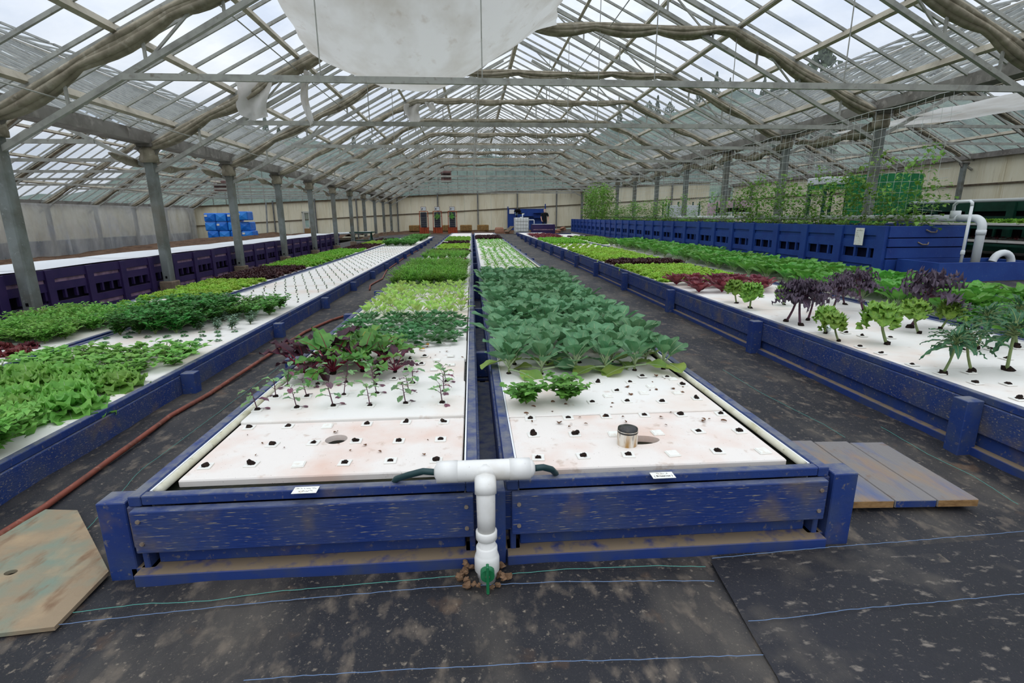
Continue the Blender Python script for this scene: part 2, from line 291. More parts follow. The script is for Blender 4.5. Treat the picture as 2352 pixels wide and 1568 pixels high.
# ------------------------------------------------------------------ mesh helpers
class MB:
    """collects vertices and faces; material index per face"""
    def __init__(s): s.v = []; s.f = []; s.m = []
    def quad(s, a, b, c, d, mi=0):
        n = len(s.v); s.v += [tuple(a), tuple(b), tuple(c), tuple(d)]; s.f.append((n, n+1, n+2, n+3)); s.m.append(mi)
    def box(s, lo, hi, mi=0, bev=0):
        x0, y0, z0 = lo; x1, y1, z1 = hi
        return s.frame_box(Vector(((x0+x1)/2, (y0+y1)/2, (z0+z1)/2)), Vector((1, 0, 0)), Vector((0, 1, 0)), Vector((0, 0, 1)), (x1-x0)/2, (y1-y0)/2, (z1-z0)/2, mi, bev)
    def frame_box(s, c, ax, ay, az, hx, hy, hz, mi=0, bev=0):
        n = len(s.v)
        if bev <= 0:
            for sx, sy, sz in ((-1,-1,-1),(1,-1,-1),(1,1,-1),(-1,1,-1),(-1,-1,1),(1,-1,1),(1,1,1),(-1,1,1)):
                s.v.append(tuple(c+ax*hx*sx+ay*hy*sy+az*hz*sz))
            fs = ((0,3,2,1),(4,5,6,7),(0,1,5,4),(1,2,6,5),(2,3,7,6),(3,0,4,7))
        else:
            b = min(bev, hx*.49, hy*.49, hz*.49)
            # chamfered along every edge of the long faces: 3 rings x 8
            def ring(z, k):
                X, Y = hx-k, hy-k
                c8 = [(-X+b,-Y),(X-b,-Y),(X,-Y+b),(X,Y-b),(X-b,Y),(-X+b,Y),(-X,Y-b),(-X,-Y+b)]
                for p in c8: s.v.append(tuple(c+ax*p[0]+ay*p[1]+az*z))
            ring(-hz, b*.7); ring(-hz+b, 0); ring(hz-b, 0); ring(hz, b*.7)
            fs = [tuple(range(7, -1, -1)), tuple(range(24, 32))]
            for k in range(3):
                for i in range(8):
                    j = (i+1) % 8
                    fs.append((k*8+i, k*8+j, k*8+8+j, k*8+8+i))
        for f in fs: s.f.append(tuple(i+n for i in f)); s.m.append(mi)
        return s
    def bar(s, a, b, w, h, mi=0, upv=(0, 0, 1), bev=0):
        a = Vector(a); b = Vector(b); d = b-a; L = d.length; d.normalize()
        u = Vector(upv)
        if abs(u.dot(d)) > .98: u = Vector((0, 1, 0))
        sx = d.cross(u).normalized(); uz = sx.cross(d).normalized()
        return s.frame_box((a+b)/2, sx, d, uz, w/2, L/2, h/2, mi, bev)
    def tube(s, pts, r, seg=8, mi=0, caps=True, rf=None):
        pts = [Vector(p) for p in pts]; n0 = len(s.v); K = len(pts)
        prev = None
        for i, p in enumerate(pts):
            d = (pts[min(i+1, K-1)]-pts[max(i-1, 0)])
            if d.length < 1e-9: d = Vector((0, 0, 1))
            d.normalize()
            if prev is None:
                ref = Vector((0, 0, 1)) if abs(d.z) < .9 else Vector((1, 0, 0))
                u = d.cross(ref).normalized()
            else:
                u = (prev - d*prev.dot(d))
                if u.length < 1e-6: u = d.orthogonal()
                u.normalize()
            prev = u; w = d.cross(u)
            for k in range(seg):
                a = 2*math.pi*k/seg
                rr = r[i] if isinstance(r, (list, tuple)) else r
                if rf: rr *= rf(i, k)
                s.v.append(tuple(p + u*math.cos(a)*rr + w*math.sin(a)*rr))
        for i in range(K-1):
            for k in range(seg):
                j = (k+1) % seg
                s.f.append((n0+i*seg+k, n0+i*seg+j, n0+(i+1)*seg+j, n0+(i+1)*seg+k)); s.m.append(mi)
        if caps:
            s.f.append(tuple(n0+k for k in range(seg-1, -1, -1))); s.m.append(mi)
            s.f.append(tuple(n0+(K-1)*seg+k for k in range(seg))); s.m.append(mi)
        return s
    def grid(s, fn, nu, nv, mi=0):
        n = len(s.v)
        for i in range(nu+1):
            for j in range(nv+1): s.v.append(tuple(fn(i/nu, j/nv)))
        for i in range(nu):
            for j in range(nv):
                a = n+i*(nv+1)+j
                s.f.append((a, a+nv+1, a+nv+2, a+1)); s.m.append(mi)
        return s
    def blob(s, c, rx, ry, rz, rg, mi=0, rough=.25, nu=6, nv=8):
        c = Vector(c); n = len(s.v); off = rg.random()*50
        s.v.append((c.x, c.y, c.z-rz))
        for i in range(1, nu):
            t = math.pi*i/nu
            for k in range(nv):
                a = 2*math.pi*k/nv
                d = Vector((math.sin(t)*math.cos(a), math.sin(t)*math.sin(a), -math.cos(t)))
                q = 1+rough*noise.noise(d*1.7+Vector((off, 0, 0)))*1.6
                s.v.append((c.x+d.x*rx*q, c.y+d.y*ry*q, c.z+d.z*rz*q))
        s.v.append((c.x, c.y, c.z+rz)); top = len(s.v)-1
        for k in range(nv):
            j = (k+1) % nv
            s.f.append((n, n+1+j, n+1+k)); s.m.append(mi)
            b = n+1+(nu-2)*nv
            s.f.append((b+k, b+j, top)); s.m.append(mi)
            for i in range(nu-2):
                a = n+1+i*nv
                s.f.append((a+k, a+j, a+nv+j, a+nv+k)); s.m.append(mi)
        return s
    def lathe(s, prof, seg=20, mi=0, c=(0, 0, 0)):
        n = len(s.v)
        for r, z in prof:
            for k in range(seg):
                a = 2*math.pi*k/seg; s.v.append((c[0]+r*math.cos(a), c[1]+r*math.sin(a), c[2]+z))
        for i in range(len(prof)-1):
            for k in range(seg):
                j = (k+1) % seg
                s.f.append((n+i*seg+k, n+i*seg+j, n+(i+1)*seg+j, n+(i+1)*seg+k)); s.m.append(mi)
        s.f.append(tuple(n+k for k in range(seg-1, -1, -1))); s.m.append(mi)
        s.f.append(tuple(n+(len(prof)-1)*seg+k for k in range(seg))); s.m.append(mi)
        return s
    def mesh(s, name, mats, smooth=False):
        me = bpy.data.meshes.new(name)
        me.from_pydata(s.v, [], s.f); me.update()
        for M_ in (mats if isinstance(mats, (list, tuple)) else [mats]): me.materials.append(M_)
        if isinstance(mats, (list, tuple)) and len(mats) > 1: me.polygons.foreach_set('material_index', s.m)
        if smooth: me.polygons.foreach_set('use_smooth', [True]*len(me.polygons))
        return me
def tag(o, label=None, cat=None, group=None, kind=None):
    if label: o['label'] = label
    if cat: o['category'] = cat
    if group: o['group'] = group
    if kind: o['kind'] = kind
    return o
def put(name, me, parent=None, loc=(0, 0, 0), rot=(0, 0, 0), scl=(1, 1, 1)):
    o = bpy.data.objects.new(name, me); COL.objects.link(o)
    o.location = loc; o.rotation_euler = rot
    o.scale = (scl, scl, scl) if isinstance(scl, (int, float)) else scl
    if parent: o.parent = parent
    return o
def empty(name, loc=(0, 0, 0), rotz=0, parent=None):
    o = put(name, None, parent, loc, (0, 0, rotz)); o.empty_display_size = .1
    return o
def one(name, mb, mats, parent=None, smooth=False, **kw):
    return put(name, mb.mesh(name, mats, smooth), parent, **kw)
def boxm(name, lo, hi, mat_, parent=None, bev=0):
    return one(name, MB().box(lo, hi, 0, bev), mat_, parent)
CACHE = {}
def cached(key, fn):
    if key not in CACHE: CACHE[key] = fn()
    return CACHE[key]
def unit_box(sx, sy, sz, mat_, bev=0):
    return cached(('box', round(sx, 4), round(sy, 4), round(sz, 4), mat_.name, bev), lambda: MB().box((-sx/2, -sy/2, -sz/2), (sx/2, sy/2, sz/2), 0, bev).mesh('board', mat_))
def text_mesh(txt, size, mat_):
    cu = bpy.data.curves.new('lettering', 'FONT'); cu.body = txt; cu.size = size; cu.align_x = 'CENTER'; cu.align_y = 'CENTER'
    cu.extrude = .0004; cu.resolution_u = 2
    o = bpy.data.objects.new('lettering_source', cu); COL.objects.link(o)
    dg = bpy.context.evaluated_depsgraph_get()
    me = bpy.data.meshes.new_from_object(o.evaluated_get(dg)); me.materials.clear(); me.materials.append(mat_)
    bpy.data.objects.remove(o); bpy.data.curves.remove(cu)
    return me
ORD = 'first second third fourth fifth sixth seventh eighth ninth tenth eleventh twelfth thirteenth fourteenth fifteenth sixteenth seventeenth eighteenth nineteenth twentieth'.split()
ORD += ['twenty-'+w for w in ORD[:9]]
def sstep(a, b, x):
    t = max(0, min(1, (x-a)/(b-a))); return t*t*(3-2*t)
def ground_z(x, y):
    pts = ((-60, -.95), (-23, -.88), (-7.2, -.14), (-5.2, 0), (6.62, 0), (7.05, .38), (9.5, .42), (22, .9), (60, 1.2))
    z = pts[-1][1]
    for (x0, z0), (x1, z1) in zip(pts, pts[1:]):
        if x <= x1:
            z = z0+(z1-z0)*max(0, (x-x0)/(x1-x0)); break
    return z + .22*sstep(27, 37, y)*sstep(-9, -7, x)*(1-sstep(6, 7, x))

# ------------------------------------------------------------------ floor
def spaced(a, b, steps):
    out = [a]; 
    while out[-1] < b-1e-6:
        x = out[-1]
        st = [s for lim, s in steps if x < lim][0]
        out.append(min(b, x+st))
    return out
fl = MB()
xs = spaced(-24, 24, ((-8, 1.0), (-4, .25), (5.5, .055), (8, .2), (99, 1.0)))
ys = spaced(-3, 44.5, ((.6, .4), (3.2, .05), (6, .12), (12, .5), (99, 1.2)))
for y in ys:
    for x in xs:
        z = ground_z(x, y)
        if -4 < x < 5.5 and y < 6:
            w = noise.noise(Vector((x*1.6, y*1.6, 0)))*.012 + noise.noise(Vector((x*5, y*9, 3)))*.005
            w += .030*max(0, noise.noise(Vector((x*2.2, y*7, 9))))*math.exp(-((y-1.72)/.16)**2)
            z += w*(1-sstep(3.5, 6, y)) - .004
        fl.v.append((x, y, z))
W_ = len(xs)
for j in range(len(ys)-1):
    for i in range(W_-1):
        a = j*W_+i; fl.f.append((a, a+1, a+W_+1, a+W_)); fl.m.append(0)
floor = one('floor', fl, FABRIC, smooth=True)
tag(floor, 'black woven ground fabric dusted with soil covering the greenhouse floor', 'floor', kind='structure')
# overlapping fabric sheet at the front right, with hem
corner = [gp(1632, 1290), gp(1712, 1436), gp(1790, 1568), gp(1860, 1720)]
def edge_x(y):
    pts = sorted((c.y, c.x) for c in corner)
    if y <= pts[0][0]: return pts[0][1]
    for (y0, x0), (y1, x1) in zip(pts, pts[1:]):
        if y <= y1: return x0+(x1-x0)*(y-y0)/(y1-y0)
    return pts[-1][1]
sh = MB()
ytop0, ytop1 = gp(1632, 1290).y, gp(2352, 1228).y
def shf(u, v):
    xl = 0.0
    y = .55 + v*(ytop0-.55)
    xl = edge_x(y); x = xl + u*(3.4-xl)
    y += v*(ytop1-ytop0)*u
    return (x, y, .012+.005*noise.noise(Vector((x*3, y*3, 5)))+ (0 if 0 < u < 1 and 0 < v < 1 else -.004))
sh.grid(lambda u, v: shf(u, v), 26, 16)
one('fabric_sheet', sh, FABRIC2, floor, True)
# stitched threads in the fabric
def thread(pts, mat_, z=.008, r=.0015):
    w = [gp(*p) for p in pts]; P = []
    for a, b in zip(w, w[1:]):
        n = max(2, int((b-a).length/.03))
        for k in range(n):
            q = a.lerp(b, k/n)
            P.append((q.x+rnd.uniform(-.002, .002), q.y+rnd.uniform(-.002, .002), z + .004*noise.noise(Vector((q.x*3, q.y*3, 5)))))
    P.append((w[-1].x, w[-1].y, z))
    one('stitched_thread', MB().tube(P, r, 4), mat_, floor)
thread([(170, 1412), (330, 1392), (480, 1385), (650, 1362), (850, 1345), (1062, 1328)], TEAL_T, .011)
thread([(1155, 1325), (1300, 1311), (1500, 1305), (1620, 1306)], TEAL_T, .011)
thread([(200, 1219), (250, 1164), (326, 1080), (414, 1015), (567, 900), (640, 845)], TEAL_T)
thread([(1839, 950), (1894, 978), (1941, 1007)], TEAL_T)
thread([(2024, 982), (2131, 1045), (2237, 1096), (2338, 1161)], TEAL_T)
thread([(1660, 850), (1750, 905), (1839, 950)], TEAL_T)
thread([(0, 1458), (140, 1440), (380, 1412), (700, 1380), (1000, 1355), (1300, 1340), (1640, 1340)], BLUE_T, .012)
thread([(1635, 1290), (1800, 1275), (2000, 1258), (2352, 1228)], BLUE_T, .02)
thread([(1718, 1438), (1850, 1425), (1950, 1410), (2352, 1373)], BLUE_T, .021)
thread([(560, 1568), (900, 1545), (1300, 1525), (1752, 1510)], BLUE_T, .012)
# soil in the left bay and along the back
so = MB()
def soilf(u, v):
    x = -22.0+u*13.4; y = 2+v*41
    z = ground_z(x, y)+.10+.28*sstep(14, 22, y)+.42*sstep(27, 36, y)*math.exp(-((x+16.5)/4.5)**2)+.16*noise.noise(Vector((x*.8, y*.5, 2)))+.05*noise.noise(Vector((x*3, y*3, 2)))
    return (x, y, z)
so.grid(soilf, 60, 110)
tag(one('ground_soil', so, SOIL, smooth=True), 'bare brown soil heaped beside the purple tanks', 'soil', kind='structure')
so = MB()
def soilb(u, v):
    x = -8.6+u*15.4; y = 38.2+v*5.3
    return (x, y, ground_z(x, y)+.03+.12*sstep(41, 43.4, y)+.07*noise.noise(Vector((x*.9, y*.9, 7)))-.12*(1-sstep(0, .08, v)))
so.grid(soilb, 50, 20)
tag(one('ground_soil_back', so, SOIL, smooth=True), 'brown soil strip along the foot of the back wall', 'soil', kind='structure')

# ------------------------------------------------------------------ greenhouse frame
Y0, SP = 8.0, 3.52
EL, RG, ER = (-6.56, 3.07), (1.65, 7.27), (9.1, 3.83)
LL, LR = (-22.3, 2.35), (-14.4, 7.0)
RR, RRG = (22.0, 3.95), (15.5, 7.2)
YB = 43.6
TY = [Y0+SP*(k-1) for k in range(-2, 12)]          # truss positions
YS = TY[0]
def slope_z(a, b, x): return a[1]+(b[1]-a[1])*(x-a[0])/(b[0]-a[0])
def make_roof(name, a, ridge, b, label, laps, glass, purl=None):
    root = empty(name); tag(root, label, 'roof', kind='structure')
    npan = int(round((YB-YS)/(SP/5)))
    w = SP/5
    for side, (p, q) in enumerate(((a, ridge), (b, ridge))):
        dx, dz = q[0]-p[0], q[1]-p[1]; L = math.hypot(dx, dz)
        # one pane mesh per lap
        for lp in range(laps):
            t0, t1 = lp/laps, (lp+1)/laps
            lift = .012*lp
            mb = MB(); mb.quad((p[0]+dx*t0, 0, p[1]+dz*t0+lift), (p[0]+dx*t0, w-.012, p[1]+dz*t0+lift), (p[0]+dx*t1, w-.012, p[1]+dz*t1+lift), (p[0]+dx*t1, 0, p[1]+dz*t1+lift))
            me = mb.mesh('glass_pane', glass)
            for i in range(npan): put('glass_pane', me, root, (0, YS+i*w+.006, 0))
        bm_ = MB().bar((p[0], 0, p[1]-.02), (q[0], 0, q[1]-.02), .036, .05).mesh('glazing_bar', STEEL)
        if laps > 1:
            for i in range(npan+1): put('glazing_bar', bm_, root, (0, YS+i*w, 0))
        else:
            mb = MB()
            for i in range(npan+1): mb.bar((p[0], YS+i*w, p[1]-.02), (q[0], YS+i*w, q[1]-.02), .036, .05)
            tag(one('glazing_bars', mb, STEEL, root), kind='stuff')
        for t in ([(xp-p[0])/dx for xp in purl[side]] if purl else [i/5 for i in range(1, 5)]):
            x, z = p[0]+dx*t, p[1]+dz*t-.11
            one('purlin', MB().bar((x, YS, z), (x, YB, z), .07, .12, upv=(-dz, 0, dx)), TIMBER_BAR, root)
    one('ridge_beam', MB().bar((ridge[0], YS, ridge[1]-.06), (ridge[0], YB, ridge[1]-.06), .12, .16), TIMBER_BAR, root)
    return root
roof_main = make_roof('ceiling', EL, RG, ER, 'glazed pitched roof over the central bay with glazing bars and purlins', 2, GLASS, ((-5.94, -4.70, -3.40, -2.13, -.87, .4), (8.38, 6.98, 5.69, 4.3, 2.98)))
roof_left = make_roof('ceiling_left', LL, LR, EL, 'glazed pitched roof over the neighbouring bay beyond the purple tanks', 1, GLASS_SIDE)
roof_right = make_roof('ceiling_right', ER, RRG, RR, 'glazed pitched roof over the neighbouring bay beyond the vine net', 1, GLASS_SIDE)
# opened ridge vents on the neighbouring roofs
for root, rg_, sgn, nm in ((roof_left, LR, 1, 'l'), (roof_right, RRG, -1, 'r')):
    me = MB().quad((0, 0, 0), (0, 1.7, 0), (1.25*sgn, 1.7, -.22), (1.25*sgn, 0, -.22))
    mb = MB(); mb.quad((0, 0, .0), (0, 1.72, .0), (1.2*sgn, 1.72, -.25), (1.2*sgn, 0, -.25))
    me = mb.mesh('vent_pane', GLASS_SIDE)
    fr = MB()
    for t in (0, .5, 1): fr.bar((0, t*1.72, 0), (1.2*sgn, t*1.72, -.25), .05, .05)
    fr.bar((1.2*sgn, 0, -.25), (1.2*sgn, 1.72, -.25), .06, .06); fr.bar((0, 0, 0), (0, 1.72, 0), .08, .08)
    fm = fr.mesh('vent_frame', STEEL)
    for i in range(20):
        y = 4+i*1.9
        put('vent_pane', me, root, (rg_[0], y, rg_[1]+.12)); put('vent_frame', fm, root, (rg_[0], y, rg_[1]+.12))
# gutters over the post lines
for i, (x, z, lab) in enumerate(((EL[0], EL[1], 'long grey valley gutter above the posts beside the purple tanks'), (ER[0], ER[1], 'long grey valley gutter above the posts behind the blue tank'), (LL[0], LL[1], 'eaves gutter above the plastic-hung side wall'), (RR[0], RR[1], 'eaves gutter above the cream side wall beyond the green tank'))):
    g = MB(); g.box((x-.16, YS, z-.16), (x+.16, YB, z-.13)); g.bar((x-.17, YS, z-.05), (x-.17, YB, z-.05), .025, .22); g.bar((x+.17, YS, z-.05), (x+.17, YB, z-.05), .025, .22)
    tag(one('trim_%d' % (i+1), g, GUTTER), lab, 'gutter', kind='structure')

def truss(y, a, ridge, b, oa, ob, tie_z, full, label, rng):
    root = empty('roof_truss', (0, y, 0)); tag(root, label, 'truss', 'roof trusses', 'structure')
    w = .07
    for (p, off) in ((a, oa), (b, ob)):
        one('top_chord', MB().bar((p[0], 0, p[1]-.2), (ridge[0], 0, ridge[1]-.2), w, .09), STEEL, root)
        # lower chord from the post up to just below the ridge
        x0, z0 = p[0], p[1]-off
        x1 = ridge[0]+(p[0]-ridge[0])*.06
        z1 = slope_z(p, ridge, x1)-off*.75
        one('bottom_chord', MB().bar((x0, 0, z0), (x1, 0, z1), w*.9, .075), STEEL, root)
        n = 7 if full else 4
        for k in range(1, n):
            t = k/n; x = x0+(x1-x0)*t; zb = z0+(z1-z0)*t; zt = slope_z(p, ridge, x)-.2
            one('strut', MB().bar((x, 0, zb), (x, 0, zt), .035, .035), STEEL, root)
            if k % 2 == 0 and full:
                t2 = (k+1)/n; x2 = x0+(x1-x0)*t2
                one('brace', MB().bar((x, 0, zb), (x2, 0, slope_z(p, ridge, x2)-.2), .03, .03), STEEL, root)
    def hit(p, off, z):  # x where the bottom chord reaches z
        return p[0]+(ridge[0]-p[0])*((z-(p[1]-off))/((ridge[1]-off*.75)-(p[1]-off)))
    xa, xb = hit(a, oa, tie_z), hit(b, ob, tie_z)
    one('tie_bar', MB().bar((xa, -.03, tie_z), (xb, -.03, tie_z), .05, .085), STEEL, root)
    if full:
        for t in (.2, .37, .56, .78):
            x = xa+(xb-xa)*t; zt = (slope_z(a, ridge, x) if x < ridge[0] else slope_z(b, ridge, x))-.3
            one('hanger_rod', MB().tube([(x, -.03, tie_z), (x, -.03, zt)], .009, 5), STEEL, root)
    return root
for i, y in enumerate(TY):
    if y > 3:
        truss(y, EL, RG, ER, .75, .8, 3.32, True, 'grey lattice roof truss spanning the central bay, all alike in a row', rnd)
        truss(y, LL, LR, EL, .55, .6, 2.95, False, 'grey lattice roof truss over the soil bay beyond the purple tanks', rnd)
        truss(y, ER, RRG, RR, .7, .6, 3.95, False, 'grey lattice roof truss over the bay beyond the vine net', rnd)
# long tensioned wires under the roof
for i, (x, z, lab) in enumerate(((-5.6, 3.05, 'wire strung under the roof above the purple tanks'), (-3.4, 4.3, 'wire strung under the roof over the seedling rafts'), (2.9, 5.2, 'wire strung under the roof right of the ridge'), (5.6, 5.25, 'wire strung under the roof over the blue bed in the aisle'))):
    tag(one('screen_wire', MB().tube([(x, YS, z), (x, YB-.2, z)], .011, 5), STEEL), lab, 'wire', 'screen wires', 'structure')

# posts
def post(x, y, ztop, label, group, wrap=True):
    zb = ground_z(x, y)
    root = empty('steel_post', (x, y, zb)); tag(root, label, 'post', group, 'structure')
    h = ztop-zb
    put('shaft', cached(('shaft', round(h, 2)), lambda: MB().box((-.085, -.095, .0), (.085, .095, h-.16), 0, .02).mesh('shaft', STEEL_POST)), root)
    put('base_block', cached('pbase', lambda: MB().box((-.14, -.15, -.12), (.14, .15, .24), 0, .015).mesh('base_block', CONCRETE)), root)
    put('top_plate', cached('ptop', lambda: MB().box((-.15, -.13, -.02), (.15, .13, .05)).bar((-.02, 0, -.22), (-.2, 0, .0), .05, .12).bar((.02, 0, -.22), (.2, 0, .0), .05, .12).mesh('top_plate', GUTTER)), root, (0, 0, h-.2))
    if wrap:
        def wm():
            mb = MB(); rr = random.Random(5)
            mb.tube([(0, 0, 0), (0, 0, .07), (0, 0, .15), (0, 0, .22), (.02, 0, .3)], [.15, .165, .15, .16, .12], 14, rf=lambda i, k: 1+.18*math.sin(k*2.7+i)*rr.random())
            return mb.mesh('wrapped_cloth', CLOTH_ROLL, True)
        put('wrapped_cloth', cached('pwrap', wm), root, (0, 0, h-.52))
    put('bolt_hole', cached('phole', lambda: MB().box((-.02, -.099, .3), (.02, -.094, .35)).mesh('bolt_hole', BLACK)), root)
for y in TY:
    if y > 6:
        post(-6.5, y, EL[1], 'grey galvanised steel post on a concrete base in the row along the purple tanks', 'posts along the purple tanks')
    if y > 10:
        post(9.1, y, ER[1], 'grey galvanised steel post in the row behind the blue tank and vine net', 'posts behind the blue tank')
        post(21.6, y, RR[1]-.1, 'grey post against the cream side wall beyond the green tank', 'posts of the far side wall', False)
    if y > 13:
        post(-21.9, y, LL[1], 'grey post behind the clear plastic of the side wall', 'posts of the plastic side wall', False)

# ------------------------------------------------------------------ walls
def wtop(x): return 3.27+.044*x
def wmid(x): return 1.95+.05*x
def wbot(x): return .28+.045*x
def slab(p0, p1, z00, z01, z10, z11, th, inward):
    """upright panel between ground points p0, p1: lower heights z00,z10 and upper heights z01,z11"""
    mb = MB(); a = Vector((*p0, 0)); b = Vector((*p1, 0)); n = Vector((*inward, 0))*th
    c = [a+Vector((0, 0, z00)), b+Vector((0, 0, z10)), b+Vector((0, 0, z11)), a+Vector((0, 0, z01))]
    d = [q-n for q in c]
    k = len(mb.v); mb.v += [tuple(q) for q in c+d]
    for f in ((0, 1, 2, 3), (7, 6, 5, 4), (0, 4, 5, 1), (1, 5, 6, 2), (2, 6, 7, 3), (3, 7, 4, 0)):
        mb.f.append(tuple(k+i for i in f)); mb.m.append(0)
    return mb
wall_back = empty('wall_back'); tag(wall_back, 'cream clad back wall with glazed gables above', 'wall', kind='structure')
px = -22.3; W3 = 3.26
edges_x = [-22.3+W3*i for i in range(14)]
for x0, x1 in zip(edges_x, edges_x[1:]):
    x1 = min(x1, 22.0)
    for lo, hi, dy in ((wbot, lambda x: wmid(x)-.03, 0), (lambda x: wmid(x)+.03, wtop, .02)):
        for k in range(3):       # corrugated sheets, each a panel
            a_, b_ = x0+(x1-x0)*k/3+.006, x0+(x1-x0)*(k+1)/3-.006
            if -13.4 < (a_+b_)/2 < -12.7 and lo is wbot: continue       # doorway
            one('cladding_panel', slab((a_, YB+dy+.012*((k*7+int(x0)) % 3)), (b_, YB+dy+.012*((k*7+int(x0)) % 3)), lo(a_), hi(a_), lo(b_), hi(b_), .03, (0, -1)), CREAM, wall_back)
    one('wall_post', MB().bar((x0, YB-.06, wbot(x0)-.1), (x0, YB-.06, wtop(x0)+.2), .09, .09), WALLPOST, wall_back)
one('rail', MB().bar((-22.3, YB-.03, wmid(-22.3)), (22, YB-.03, wmid(22)), .05, .07), SEAM, wall_back)
one('rail', MB().bar((-22.3, YB-.03, wtop(-22.3)+.03), (22, YB-.03, wtop(22)+.03), .08, .1), SEAM, wall_back)
one('rail', MB().bar((-22.3, YB-.02, wbot(-22.3)-.05), (22, YB-.02, wbot(22)-.05), .06, .16), SEAM, wall_back)
# gable glazing
for (a, rg_, b, w) in ((LL, LR, EL, .98), (EL, RG, ER, .77), (ER, RRG, RR, .98)):
    n = int(round((b[0]-a[0])/w)); w = (b[0]-a[0])/n
    def rz(x): return slope_z(a, rg_, x) if x < rg_[0] else slope_z(b, rg_, x)
    for i in range(n):
        x0, x1 = a[0]+i*w, a[0]+(i+1)*w
        z0, z1 = wtop(x0)+.08, wtop(x1)+.08
        t0, t1 = max(rz(x0)-.05, z0+.02), max(rz(x1)-.05, z1+.02)
        if x0 < rg_[0] < x1: t0 = t1 = max(t0, t1)
        mb = MB(); mb.quad((x0+.015, YB, z0), (x1-.015, YB, z1), (x1-.015, YB, t1), (x0+.015, YB, t0)); one('glass_pane', mb, GLASS_GABLE, wall_back)
        one('mullion', MB().bar((x0, YB, z0), (x0, YB, t0), .05, .06, upv=(0, 1, 0)), STEEL, wall_back)
for z in (4.4, 5.5, 6.4):
    xa = EL[0]+(z-EL[1])/(RG[1]-EL[1])*(RG[0]-EL[0]); xb = ER[0]+(z-ER[1])/(RG[1]-ER[1])*(RG[0]-ER[0])
    one('glazing_rail', MB().bar((xa, YB-.05, z), (xb, YB-.05, z), .05, .06), STEEL, wall_back)
# right side wall
wall_right = empty('wall_right'); tag(wall_right, 'stained cream cladding of the side wall beyond the green tanks', 'wall', kind='structure')
for i in range(32):
    y0 = 5+i*1.2; y1 = y0+1.19
    if y1 > YB: break
    one('cladding_panel', slab((22, y0), (22, y1), .75, 2.67, .75, 2.67, .03, (-1, 0)), CREAM, wall_right)
    one('cladding_panel', slab((22.02, y0), (22.02, y1), 2.73, 3.9, 2.73, 3.9, .03, (-1, 0)), CREAM, wall_right)
one('rail', MB().bar((21.96, 5, 2.70), (21.96, YB, 2.70), .05, .07), SEAM, wall_right)
one('rail', MB().bar((21.96, 5, 3.91), (21.96, YB, 3.91), .06, .08), SEAM, wall_right)
# left side wall with clear plastic hung in front
wall_left = empty('wall_left'); tag(wall_left, 'cream side wall of the soil bay seen through hanging clear plastic', 'wall', kind='structure')
BLUEGREY = solid('blue_grey_plinth', (92, 108, 124), .7, .2, layers=[((112, 120, 122), 1.5, .45, .7)])
for i in range(34):
    y0 = 4+i*1.2; y1 = y0+1.19
    if y1 > YB: break
    one('cladding_panel', slab((-22.3, y0), (-22.3, y1), .35, 2.3, .35, 2.3, .03, (1, 0)), CREAM, wall_left)
    one('plinth_panel', slab((-22.3, y0), (-22.3, y1), -1.1, .34, -1.1, .34, .03, (1, 0)), BLUEGREY, wall_left)
for i in range(11):
    y0 = 6.5+i*3.3
    mb = MB(); sd = i*3.1
    def pf(u, v, y0=y0, sd=sd):
        y = y0+u*3.4; z = 2.22-v*(3.0 if i < 10 else 2.7)
        b = .10*noise.noise(Vector((y*1.4, z*.5, sd)))+.05*noise.noise(Vector((y*5, z*.9, sd)))
        return (-21.55+b+.12*math.sin(v*3.0)*math.sin(u*3.14)-(.28*(1-v) if False else 0), y, z)
    mb.grid(pf, 22, 14)
    lab = 'clear plastic sheet before the cream side wall, %s from the near end' % ORD[i] if i < 10 else 'gathered end of the clear plastic sheet by the back corner'
    tag(one('plastic_sheet', mb, PLASTIC, smooth=True), lab, 'plastic sheet', 'hanging plastic sheets')
# door in the back wall
dr = empty('door_1', (-13.065, YB-.06, -.12)); tag(dr, 'pale door with glazed upper half in the cream back wall', 'door', kind='structure')
DOORW = solid('door_pale', (196, 196, 184), .6, .3); DOORB = solid('door_brown', (150, 116, 78), .7, .2)
for (lo, hi, m_, nm) in (((-.55, -.03, 0), (-.45, .05, 2.0), DOORW, 'door_jamb'), ((.45, -.03, 0), (.55, .05, 2.0), DOORW, 'door_jamb'), ((-.55, -.03, 1.95), (.55, .05, 2.06), DOORW, 'door_head'), ((-.45, -.01, 0), (.45, .03, .72), DOORB, 'lower_panel'), ((-.45, -.01, .72), (-.33, .03, 1.95), DOORW, 'stile'), ((.33, -.01, .72), (.45, .03, 1.95), DOORW, 'stile'), ((-.03, -.01, .72), (.03, .03, 1.95), DOORW, 'stile'), ((-.33, -.01, .72), (.33, .03, .82), DOORW, 'rail')):
    boxm(nm, lo, hi, m_, dr)
for x0 in (-.33, .03):
    mb = MB(); mb.quad((x0, .01, .82), (x0+.3, .01, .82), (x0+.3, .01, 1.95), (x0, .01, 1.95)); one('pane', mb, GLASS_GABLE, dr)

